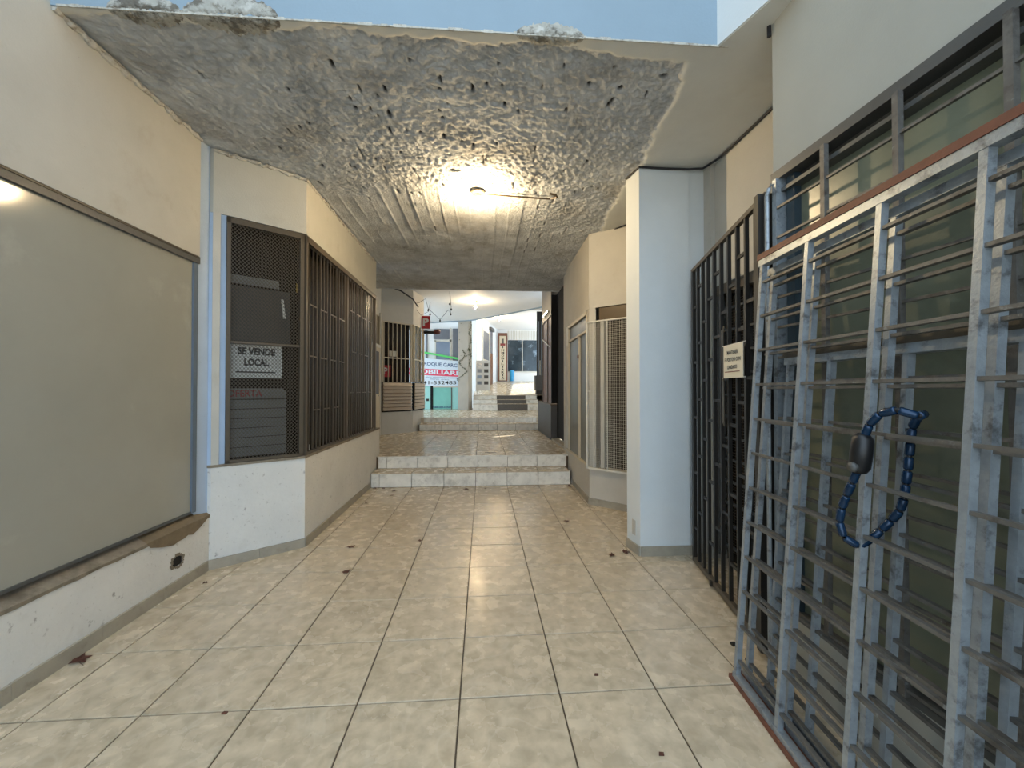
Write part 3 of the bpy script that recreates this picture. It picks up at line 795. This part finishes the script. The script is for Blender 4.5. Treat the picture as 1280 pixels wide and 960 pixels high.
# leaning silver gates: built once, copied
GU=Vector((-.101,-.995,0)).normalized(); GV=Vector((.077,0,.997))
def lean_gate(label, off, du, length, height, nb, topbar, post_w=.024, dz=0, red=True, posts=None, step=.181, first=.118, bw=.012, cap=None):
    org = Vector((1.334,2.092,0))+Vector((off,0,dz))+GU*du
    g = thing('leaning_gate', label, 'gate', mat=frame(org, GU, GV), group='silver gates leaning on the right wall')
    ps = posts or [.015,.365,.738,1.07,1.43,1.79]
    ps = [p for p in ps if p < length]
    for p in ps: MB().box(p-post_w/2,p+post_w/2,-.014,.012,.035,height-.03).build('post', m_silver, g)
    for i in range(nb):
        v = first+step*i
        if v > height-.06: break
        MB().box(0,length,-.010,.010,v-bw/2,v+bw/2).build('rail', m_rail, g)
    MB().box(-.01,length,-.016,.02,height-.036,height).build('top_rail', m_silver, g)
    if red: MB().box(-.02,length,-.02,.024,height,height+.030).build('rust_cap', cap or m_rust, g)
    MB().box(0,length,-.018,.018,.022,.046).build('bottom_rail', m_silver, g)
    MB().box(-.02,length,-.026,.022,.0,.022).build('floor_rail', m_rust, g)
    return g
lg = lean_gate('front silver gate with a rust red top edge, leaning right beside the floor', .0, 0, 1.85, 2.235, 12, True)
lean_gate('second silver gate standing close behind the front leaning gate', .062, -.012, 1.85, 2.19, 12, True, red=False, posts=[.03,.345,.745,1.08,1.44,1.8], first=.10)
lean_gate('shortest silver gate with dark red top bar, nearest the shop window', .115, .10, 1.75, 1.70, 9, True, posts=[.02,.30,.66,1.0,1.36,1.7], first=.13, bw=.012, post_w=.022, cap=m_brownb)
# notice: small bracket on the gate foot
tag(MB().box(1.49,1.52,2.36,2.39,0,.012).build('floor_socket', m_black), 'tiny square metal socket in the floor beside the leaning gates', 'floor socket')

# folding lock
fl = thing('bicycle_lock', 'dark blue segmented folding lock with black body wrapped around a gate post', 'lock', (0,0,0))
front=[(1.332,1.160,1.455),(1.300,1.185,1.472),(1.290,1.225,1.472),(1.288,1.272,1.435),(1.288,1.300,1.37)]
lower=[(1.285,1.32,1.26),(1.284,1.345,1.20),(1.282,1.376,1.13),(1.280,1.39,1.06),(1.285,1.375,1.00),(1.32,1.355,.985)]
back=[(1.332,1.160,1.455),(1.385,1.190,1.46),(1.43,1.245,1.455),(1.436,1.272,1.42),(1.426,1.272,1.342),(1.422,1.275,1.274),(1.417,1.280,1.206),(1.412,1.285,1.139),(1.40,1.325,1.07),(1.36,1.35,1.01),(1.32,1.355,.985)]
def resample(P, d):
    P=[Vector(p) for p in P]; out=[P[0]]; acc=0; 
    L=[0]
    for a,b in zip(P[:-1],P[1:]): L.append(L[-1]+(b-a).length)
    n=max(2,int(L[-1]/d)); 
    for i in range(1,n+1):
        t=L[-1]*i/n; k=max(j for j in range(len(L)) if L[j]<=t+1e-9); k=min(k,len(P)-2)
        out.append(P[k].lerp(P[k+1], (t-L[k])/(L[k+1]-L[k])))
    return out
for path in (front, lower, back):
    MB().tube(resample(path,.012),.0075,8).build('cable', m_plastic, fl, True)
    q=resample(path,.046)
    for a,b in zip(q[:-1],q[1:]):
        d=b-a; a2=a+d*.06; b2=a+d*.94
        MB().tube([a2,a2+d*.12,b2-d*.12,b2],[.0115,.0135,.0135,.0115],10).build('link', m_lockblue, fl, True)
lb=MB().tube([(1.288,1.298,1.385),(1.286,1.300,1.37),(1.284,1.305,1.32),(1.284,1.312,1.27),(1.286,1.315,1.255)],[.018,.030,.032,.030,.022],14)
lb.build('lock_body', m_plastic, fl, True)
MB().tube([(1.262,1.306,1.275),(1.245,1.306,1.272)],.016,12).build('key_barrel', m_darkst, fl, True)

# ------------------------------------------------------------------ bulbs and ceiling fittings
def bulb(label, x, y, zc, drop=.16, mat=m_bulb, r=.032):
    t = thing('bare_bulb', label, 'light bulb', (x,y,zc), group='bare ceiling bulbs')
    MB().lathe((0,0,-.02),[(.072,0),(.078,.008),(.07,.02)],16).build('ceiling_plate', m_woodd, t, True)
    t2 = MB().lathe((0,0,-.075),[(.014,0),(.02,.01),(.02,.06)],12).build('socket', m_bottle, t, True)
    MB().lathe((0,0,-drop),[(.004,0),(r*.7,.008),(r,.03),(r*.95,.045),(r*.55,.075),(.014,.088)],16).build('glass_bulb', mat, t2, True)
    return t
bulb('lit bare bulb under the raw concrete ceiling, with a conduit beside it', -.055, 4.29, 3.612, .185)
bulb('lit bare bulb on the white ceiling just past the concrete', -.22, 11.97, 4.12, .22, m_bulb_far)
bulb('farthest lit bare bulb, on the ceiling before the back window', .72, 18.13, 4.75, .16, m_bulb_far)
cd = thing('ceiling_conduit', 'thin brown conduit running sideways across the concrete from the bulb', 'conduit', (0,4.29,3.59))
MB().tube([(0,0,0),(.72,.06,0)],.009,8).build('pipe', m_woodd, cd)
MB().tube([(.70,-.06,.0),(.76,-.05,-.004),(.79,0,-.004),(.74,.05,0)],.011,8).build('hook', m_woodd, cd)
cb = tag(MB().tube([(1.53,5.44,3.598),(1.66,5.2,3.60),(1.81,4.97,3.60)],.008,6).build('cable', m_rope),'thin dark cable along the ceiling edge above the caged window','cable')
cb2= tag(MB().tube([(1.40,3.9,3.6),(1.445,3.675,3.598),(1.7,3.672,3.592),(1.92,3.66,3.588),(2.04,3.64,3.590),(2.10,3.5,3.60),(2.115,3.1,3.60),(2.12,2.3,3.60)],.010,6).build('cable', m_rope),'black cable running along the ceiling above the pillar and the brown gate','cable')
tag(MB().tube([(1.63,2.2,3.55),(1.62,2.2,4.6)],.012,6).build('cable', m_rope),'short black cable rising up the corner of the near right wall','cable')

# ------------------------------------------------------------------ dry leaves and litter on the floor
def leaf(x, y, s, seed, lab, mat=m_leaf):
    rg=random.Random(seed); s*=1.15; mb=MB(); n=11; mb.v.append((0,0,.006))
    for i in range(n):
        a=2*math.pi*i/n; r=s*(1.0 if i%2 else .55)*rg.uniform(.7,1.15)
        mb.v.append((r*math.cos(a), r*.75*math.sin(a), rg.uniform(.001,.3*s)))
    m0=len(mb.v)
    for i in range(n): mb.f.append((0,1+i,1+(i+1)%n))
    mb.v += [(a,b,c-.0015) for a,b,c in mb.v]
    for i in range(n): mb.f.append((m0,m0+1+(i+1)%n,m0+1+i))
    for i in range(n): mb.f.append((1+i,m0+1+i,m0+1+(i+1)%n,1+(i+1)%n))
    t=thing('dry_leaf',lab,'leaf',(x,y,.0005),group='dry leaves on the floor'); t.rotation_euler=(0,0,rg.uniform(0,6))
    mb.build('blade',mat,t); MB().tube([(s*.5,0,.004),(s*1.1,s*.25,.003)],.0015,5).build('stalk',mat,t)
L_=[(-2.27,2.50,.055,'large curled dry leaf against the near left skirting'),
(-2.20,3.43,.022,'small dark leaf near the corner of the left wall and bay'),
(-1.28,4.10,.042,'brown leaf on a joint below the bay wall, above a reddish leaf'),
(-1.14,3.54,.042,'reddish brown leaf on the left floor joint crossing'),
(-.63,4.22,.032,'brown lobed leaf alone left of the bulb reflection'),
(-1.57,5.67,.028,'small leaf near the far end of the bay skirting'),
(-1.66,6.47,.045,'dark leaf at the left end of the first step'),
(-1.53,6.47,.036,'second dark leaf from the left along the first step'),
(-1.42,6.46,.025,'third and thinnest leaf from the left against the first step'),
(-1.33,6.29,.045,'brown leaf just in front of the leaves at the step\'s left end'),
(-1.31,6.03,.03,'small leaf nearest the camera of the cluster by the step\'s left end'),
(-.25,6.31,.045,'brown leaf before the middle of the first step'),
(.04,6.34,.03,'small leaf right of the middle leaf before the first step'),
(.80,6.44,.035,'dark leaf touching the first step right of centre'),
(1.36,6.40,.06,'large brown leaf at the right end of the first step'),
(.97,4.71,.045,'brown winged leaf alone on the right of the floor'),
(1.19,3.72,.042,'brown leaf left of the pillar foot'),
(1.345,3.79,.048,'brown leaf touching the pillar skirting')]
for i,(x,y,s,lab) in enumerate(L_): leaf(x,y,s,i,lab)
tag(MB().prism([(-1.88,4.08),(-1.84,4.07),(-1.81,4.09),(-1.84,4.105),(-1.87,4.10)],.0005,.012).build('paper_scrap',m_bottle),'small white scrap at the foot of the angled bay wall','scrap')
for i,(x,y,lab) in enumerate([(.61,2.18,'tiny dark speck in the middle tile left of the gates'),(.75,1.69,'tiny dark crumb at the bottom right of the floor'),(-1.22,2.05,'tiny dark crumb on the near left tile')]):
    tag(MB().prism([(x-.012,y-.006),(x+.01,y-.008),(x+.013,y+.005),(x-.006,y+.008)],.0005,.006).build('crumb',m_leaf),lab,'litter','crumbs on the floor tiles')

# ------------------------------------------------------------------ beyond: left shop corner
struct('wall_left_far', MB().box(-3.1,-2.48,7.1,10.3,.3,4.3), m_cream)
dfr=setting('door_1', frame((-2.48,9.2,.422),(0,1,0)))
MB().box(.0,.05,-.03,.0,0,2.95).build('door_frame', m_whitem, dfr); MB().box(.80,.86,-.03,.0,0,2.95).build('door_frame', m_whitem, dfr)
MB().box(.05,.80,-.03,.0,2.1,2.17).build('transom_rail', m_whitem, dfr)
MB().box(.05,.80,-.012,.0,2.17,2.85).build('pane', m_dglass, dfr)
for i in range(6): MB().box(.12+i*.12,.13+i*.12,-.03,-.015,2.17,2.85).build('bar', m_creamm, dfr)
MB().box(.05,.80,-.02,.0,0,2.1).build('door_panel', m_creamm, dfr)
MB().box(.15,.70,-.024,-.018,1.0,2.0).build('pane', m_greyw, dfr)
MB().box(.60,.68,-.05,-.02,.95,.98).build('door_handle', m_whitem, dfr)

K0=(-2.47,10.18); K1=(-1.815,10.80); K2=(-1.66,11.65)
struct('wall_kiosk_low', MB().prism([K0,K1,K2,(-2.6,11.9),(-3.1,11.4),(-3.1,10.18)], .35, .965), m_cream)
struct('wall_kiosk_upper', MB().prism([K0,K1,K2,(-2.6,11.9),(-3.1,11.4),(-3.1,10.18)], 3.22, 4.25), m_cream)
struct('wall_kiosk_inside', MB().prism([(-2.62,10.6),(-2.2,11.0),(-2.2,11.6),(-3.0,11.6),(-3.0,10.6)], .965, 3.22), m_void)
FK=frame2(K0,K1); LK=math.dist(K0,K1)
kg=thing('kiosk_grille','cream barred grille over the dark window of the far left corner shop','grille',mat=FK)
for i in range(6): MB().box(.06+i*.12,.075+i*.12,-.01,.01,1.715,3.22).build('bar', m_creamm, kg)
MB().box(LK-.085,LK-.04,-.02,.03,1.715,3.22).build('post', m_creamm, kg)
MB().box(0,.04,-.02,.03,1.715,3.22).build('post', m_creamm, kg)
MB().box(.0,LK-.04,-.012,.012,2.30,2.33).build('middle_rail', m_creamm, kg)
MB().box(.0,LK-.04,-.012,.012,3.19,3.22).build('top_rail', m_creamm, kg)
kp=setting('window_8',FK)
MB().box(.03,LK-.05,.10,.11,1.70,3.22).build('pane', m_dglass, kp)
lv=thing('louvre_box','grey beige louvred metal box under the kiosk grille','louvre',mat=FK)
MB().box(.03,LK-.04,.0,.05,.97,1.71).build('frame', m_void, lv)
for i in range(8):
    z=1.0+i*.088; mb=MB(); mb.v=[(.04,-.03,z),(LK-.05,-.03,z),(LK-.05,-.055,z+.012),(.04,-.055,z+.012),(.04,-.005,z+.082),(LK-.05,-.005,z+.082),(.04,.0,z),(LK-.05,.0,z)]
    mb.f=[(3,2,5,4),(0,1,2,3),(6,0,3,4),(1,7,5,2),(0,6,7,1)]; mb.build('slat', m_louv, lv)
FKs=frame2(K1,K2); LS=math.dist(K1,K2)
sg=thing('kiosk_side_grille','narrow cream barred grille on the side of the far left corner shop','grille',mat=FKs)
MB().box(.0,.06,-.02,.04,1.715,3.22).build('post', m_creamm, sg)
for i in range(5): MB().box(.14+i*.15,.155+i*.15,-.01,.01,1.715,3.22).build('bar', m_creamm, sg)
MB().box(LS-.05,LS,-.02,.03,1.715,3.22).build('post', m_creamm, sg)
MB().box(0,LS,-.012,.012,2.30,2.33).build('middle_rail', m_creamm, sg)
MB().box(.05,LS-.05,.05,.06,1.72,3.2).build('pane', m_bglass, sg)
l2=thing('side_louvre_box','warm lit louvred box on the side of the far left corner shop','louvre',mat=FKs)
MB().box(.06,LS,.0,.05,.97,1.71).build('frame', m_void, l2)
for i in range(8):
    z=1.0+i*.088; MB().bar((.07,-.03,z+.04),(LS,-.03,z+.04),.02,.072).build('slat', m_louv, l2)
ps=thing('reflected_p_sign','red board with a white P, made as a reflection in the kiosk window','sign',mat=FK)
BD = MB().box(.06,.30,.085,.095,1.84,2.13).build('board', m_red, ps)  # solid board stands in for the projecting sign's reflection
text(BD,'P',.16,1.99,.084,.1,m_sign,width=.11,height=.17,bold=.03)
tag(MB().prism([(-2.33,10.42),(-2.17,10.57),(-2.18,10.58),(-2.34,10.43)],2.36,2.5).build('window_card', m_paper),'small pale card in the kiosk window above the reflected red sign','card')

p2=thing('projecting_sign','square red sign with a white P projecting from the far left corner shop','sign',mat=frame((-1.70,11.5,3.22),(1,0,0)))
BD = MB().box(0,.235,-.04,.04,0,.35).build('sign_box', m_red, p2)
text(BD,'P',.12,.175,-.043,.1,m_sign,width=.16,height=.22,bold=.04)
MB().box(.0,.36,-.012,.012,-.03,-.015).build('bracket', m_whitem, p2)
sp=thing('projecting_spotlight','black arm ending in a round red-brown lamp head below the red sign','lamp',mat=frame((-1.63,11.48,3.115),(1,0,0)))
MB().tube([(0,0,0),(.30,0,.0)],.045,10).build('arm', m_plastic, sp, True)
MB().tube([(.26,0,0),(.30,0,.0),(.36,0,.015),(.42,0,.03),(.45,0,.035)],[.04,.06,.075,.07,.03],12).build('lamp_head', M('redbrown_lamp',(92,40,34),.4), sp, True)

# string lights
sl_=thing('string_lights','sagging string of small dark bulbs under the white ceiling','string lights',(0,10.8,0))
pth=[(-2.05,.0,4.10),(-1.89,.2,3.80),(-1.70,.3,3.86),(-1.54,.3,3.97),(-1.45,.2,3.68),(-1.28,.1,3.52),(-1.12,.0,3.36),(-1.0,.0,3.5),(-.91,0,3.62),(-.85,.1,3.53),(-.83,0,3.7),(-.87,0,4.10)]
MB().tube(pth,.006,5).build('wire', m_rope, sl_)
MB().tube([(-1.89,.2,3.8),(-1.65,.3,3.52),(-1.45,.2,3.6),(-1.39,.1,3.83),(-1.39,.1,3.53)],.005,5).build('wire', m_rope, sl_)
for (x,y,z) in [(-1.89,.2,3.76),(-1.45,.2,3.64),(-1.39,.1,3.51),(-1.12,0,3.33),(-.87,0,3.77),(-.83,.0,3.63),(-.85,.1,3.52)]:
    MB().lathe((x,y,z-.03),[(.005,0),(.024,.015),(.02,.04),(.01,.06)],8).build('small_bulb', m_rope, sl_)
tag(MB().tube([(-2.30,10.22,4.06),(-2.05,10.38,4.0),(-1.80,10.68,3.86),(-1.70,10.9,3.70)],.018,6).build('cable', m_rope),'drooping bundle of cables over the corner of the kiosk','cable')

# white ceiling beyond
struct('ceiling_white', MB().prism([(-3.4,8.61),(3.2,8.61),(3.2,11.05),(1.9,12.63),(.57,14.25),(-.41,15.32),(-.95,15.9),(-2.6,16.4),(-3.4,16.4)], 4.12, 4.30), m_whiteceil)
tb=MB()
for a,b_ in zip([(-2.2,15.25),(-1.97,15.95),(-.41,15.34),(.57,14.27),(1.9,12.65)],[(-1.97,15.95),(-.41,15.34),(.57,14.27),(1.9,12.65),(3.2,11.07)]):
    tb.bar((a[0],a[1],4.115),(b_[0],b_[1],4.115),.10,.03)
struct('trim_ceiling_edge', tb, m_fascia)
struct('ceiling_far', MB().prism([(-1.2,16.3),(-.41,15.4),(.57,14.35),(1.9,12.75),(3.2,11.2),(4.2,11.2),(4.2,22.5),(-1.2,22.5)], 4.75, 4.9), m_whiteceil)

# storefront at the far left
struct('wall_storefront', MB().box(-3.4,-.45,16.22,16.5,.7,4.3), m_whiteceil)
st=setting('window_9', frame((-3.2,16.2,0),(1,0,0)))
def pz(x0,x1,z0,z1,mat,nm,y=0): MB().box(x0+3.2,x1+3.2,-.02-y,.02,z0,z1).build(nm,mat,st)
pz(-1.93,-1.27,3.50,3.90,m_greyw,'transom_pane'); pz(-1.83,-1.30,2.70,3.38,m_winrefl,'pane',.0)
pz(-1.18,-.93,2.6,3.92,m_greyw,'pane'); pz(-2.5,-2.16,2.6,3.85,m_greyw,'pane')
pz(-2.44,-2.24,2.6,3.78,m_banner,'curtain',.01)
pz(-1.88,-1.83,2.6,3.45,m_whitem,'frame_post',.02); pz(-1.30,-1.25,2.6,3.95,m_whitem,'frame_post',.02); pz(-1.9,-1.25,3.40,3.48,m_whitem,'frame_rail',.02)
gs=tag(MB().bar((-2.75,16.1,3.05),(-.93,16.1,2.72),.04,.07).build('green_strip', m_green),'bright green strip sloping over the estate agency banner','strip')
bn=thing('agency_banner','white banner reading ROQUE GARCIA with a red band and phone number','banner',mat=frame((-3.3,16.12,0),(1,0,0)))
mb=MB(); mb.v=[(0,0,1.66),(2.8,0,1.66),(2.8,0,2.60),(0,0,2.83),(0,.03,1.66),(2.8,.03,1.66),(2.8,.03,2.60),(0,.03,2.83)]
mb.f=[(0,1,2,3),(5,4,7,6),(3,2,6,7),(0,3,7,4),(1,5,6,2),(0,4,5,1)]; BD = mb.build('board', m_banner, bn)
def slanted(o, k, xc):
    for v in o.data.vertices: v.co.z += k*(v.co.x-xc)
slanted(text(BD,'o ROQUE GARCIA',1.665,2.48,-.004,.2,m_inkblue,width=1.66,height=.17,bold=.02), -.055, 1.7)
slanted(MB().box(0,2.8,-.006,.0,2.05,2.30).build('red_band', m_pink, BD), -.05, 1.7)
slanted(text(BD,'INMOBILIARIA',1.40,2.19,-.010,.2,m_banner,width=2.42,height=.17,bold=.03), -.05, 1.7)
slanted(text(BD,'VENTAS  ADMINISTRACION  TASACIONES',1.70,2.0,-.004,.05,m_inkblue,width=1.25,height=.04), -.03, 1.2)
slanted(text(BD,'TERRENOS   CAMPOS',1.6,1.93,-.004,.05,m_inkblue,width=.75,height=.04), -.03, 1.2)
text(BD,'0341-532485',1.47,1.79,-.004,.2,m_ink,width=1.58,height=.14,bold=.01)
dr=setting('window_10', frame((-3.2,16.2,0),(1,0,0)))
def pd(x0,x1,z0,z1,mat,nm,y=0): MB().box(x0+3.2,x1+3.2,-.02-y,.02,z0,z1).build(nm,mat,dr)
pd(-2.6,-2.27,.75,1.66,m_void,'dark_opening'); pd(-2.27,-2.02,.75,1.66,m_tealp,'door_leaf',.01); pd(-2.04,-1.94,.75,1.66,m_void,'dark_post',.02)
pd(-1.94,-1.24,.75,1.66,m_teal,'pane'); pd(-1.24,-1.20,.75,1.64,m_darkst,'frame_post',.02); pd(-1.20,-.93,.75,1.60,m_tealp,'pane')
pd(-2.2,-2.1,1.07,1.16,m_plastic,'lock_plate',.03)
pd(-1.94,-.93,1.60,1.66,m_whitem,'frame_rail',.03)
text(dr,'INMOBILIARIA',1.6,.83,-.03,.05,m_inkblue,width=.75,height=.06,bold=.02)

# column with ivy
cl=struct('wall_far_column', MB().prism([(-.93,15.55),(-.55,15.55),(-.42,15.68),(-.42,16.1),(-.93,16.1)], .75, 4.14), m_cream)
iv=thing('climbing_ivy','thin ivy vine hanging down the cream column beside the banner','plant',(-.56,15.54,0))
vine=MB(); rg=random.Random(2)
vp=[]
for i in range(40):
    z=4.08-i*.045; vp.append((.08+.03*math.sin(i*.5), -.012+ (0 if i<0 else 0), z))
vine.tube(vp,.006,5)
vp2=[(-.20+.16*math.sin(i*.35)*(.4+i/40), -.012, 3.0-i*.035) for i in range(34)]
vine.tube(vp2,.005,5); vine.build('stem', m_leaf, iv)
lv_=MB()
for p in [q for q in vp for _ in range(3)]+vp2+vp2+[(.02+rg.uniform(-.1,.1),-.02,2.9+rg.uniform(-.15,.15)) for _ in range(26)]+[(-.3,0,4-.3*i) for i in range(8)]:
    c=Vector(p)+Vector((rg.uniform(-.035,.035),rg.uniform(-.03,0),rg.uniform(-.03,.03))); s=rg.uniform(.012,.028)
    a=Vector((rg.uniform(-1,1),rg.uniform(-.4,.4),rg.uniform(-1,1))).normalized()*s; b_=a.cross(Vector((0,1,.2))).normalized()*s
    n=len(lv_.v); lv_.v+=[tuple(c-a),tuple(c+b_*.7),tuple(c+a),tuple(c-b_*.7)]; lv_.f.append((n,n+1,n+2,n+3))
o=lv_.build('foliage', m_ivy, iv); o['kind']='stuff'

# photo board on the ramp
pb=thing('photo_board','white free-standing board of property photographs at the top of the far steps','display board',mat=frame((-.28,16.4,1.32),(1,0,0)))
MB().box(0,.57,-.015,.015,.16,1.36).build('board', m_whiteceil, pb)
for i in range(2):
    for j in range(4):
        MB().box(.06+i*.27,.23+i*.27,-.02,-.014,.40+j*.24,.53+j*.24).build('photograph', [m_greyw,m_dbox,m_winrefl,m_darkst][(i+2*j)%4], pb)
MB().box(.04,.06,-.012,.012,0,.16).build('leg', m_whitem, pb); MB().box(.51,.53,-.012,.012,0,.16).build('leg', m_whitem, pb)

# oblique wall with panel and brown door, far back wall with window
OA=(-.28,17.2); OB=(.78,22.0)
struct('wall_far_oblique', MB().prism([OA,OB,(.3,22.4),(-1.2,17.6)], .7, 4.8), m_whiteceil)
FO=frame2(OA,OB)
d2=setting('door_2',FO)
MB().box(1.2,2.55,-.03,.0,2.9,4.2).build('grey_panel', m_greyw, d2)
MB().box(1.2,2.55,-.03,.0,1.6,2.9).build('cream_panel', m_creamm, d2)
MB().box(1.05,1.2,-.05,.0,1.5,4.3).build('door_frame', m_whitem, d2); MB().box(2.55,2.75,-.05,.0,1.5,4.3).build('door_frame', m_whitem, d2)
MB().box(2.75,3.45,-.03,.0,3.3,4.45).build('glazed_top', m_greyw, d2)
MB().box(2.75,3.45,-.04,.0,1.6,3.3).build('door_leaf', m_wood, d2)
MB().box(2.7,3.5,-.12,.0,4.4,4.55).build('hood', m_darkst, d2)
struct('wall_far_back', MB().box(.4,4.2,22.0,22.3,1.5,4.8), m_whiteceil)
w11=setting('window_11',frame((1.35,22.0,0),(1,0,0)))
MB().box(0,1.6,-.02,.02,2.5,4.18).build('pane', M('far_shop_glass',(46,58,66),.12,var=.5,scale=1.6,bump=0,stain=((150,170,186),2.5,.58,.68,.7)), w11)
MB().box(.76,.80,-.04,.02,2.5,4.2).build('mullion', m_whitem, w11)
MB().box(-.03,1.7,-.04,.02,2.44,2.5).build('window_rail', m_whitem, w11)
for i in range(18): MB().box(i*.09,i*.09+.03,-.03,.02,4.2,4.68).build('wall_slat', m_whitem, w11)
tag(MB().lathe((1.55,21.85,1.97),[(.09,0),(.11,.35),(.115,.58)],12).build('bin', m_blueob),'small blue bin at the foot of the far shop window','bin')
vs=thing('vertical_sign','tall narrow sign with brown frame and vertical black lettering at the far end','sign',mat=frame((.80,21.7,1.96),(1,0,0)))
MB().box(0,.50,-.02,.03,0,2.56).build('frame', m_rust, vs)
BD = MB().box(.08,.43,-.04,-.02,.04,2.40).build('board', m_creamm, vs)
MB().box(.12,.39,-.05,-.04,1.88,2.0).build('red_emblem', m_redink, vs)
MB().prism([(.2,-.05),(.31,-.05),(.31,-.04),(.2,-.04)],2.0,2.25).build('grey_emblem', m_dbox, vs)
for i,c in enumerate('INMOBILIARIA'):
    text(BD,c,.255,1.80-i*.148,-.045,.1,m_ink,width=.05 if c=='I' else .15,height=.115,bold=.03)
# dark glazed doors and planter at far right
dg=thing('dark_glass_doors','tall dark glazed doors at the far right of the passage','door',(2.19,16.5,1.3))
MB().box(0,.26,0,.05,.0,3.4).build('door_leaf', m_plastic, dg)
MB().box(.05,.10,-.012,.0,.7,3.0).build('pane', m_greyw, dg); MB().box(.17,.21,-.012,.0,.7,3.0).build('pane', m_greyw, dg)
MB().box(.12,.14,-.03,-.01,.8,1.4).build('handle', m_whitem, dg)
pl=thing('dark_planter','dark grey rounded bin at the foot of the far dark doors','planter',(2.15,16.1,1.3))
MB().box(-.10,.28,-.2,.2,.18,.77).build('body', m_dbox, pl)
MB().box(-.06,.3,-.15,.15,.05,.18).build('foot', m_black, pl)
struct('wall_far_sunblock', MB().box(2.5,2.8,11.2,16.6,.7,11), m_cream)  # unseen wall, made long and tall to keep sun off the upper floor
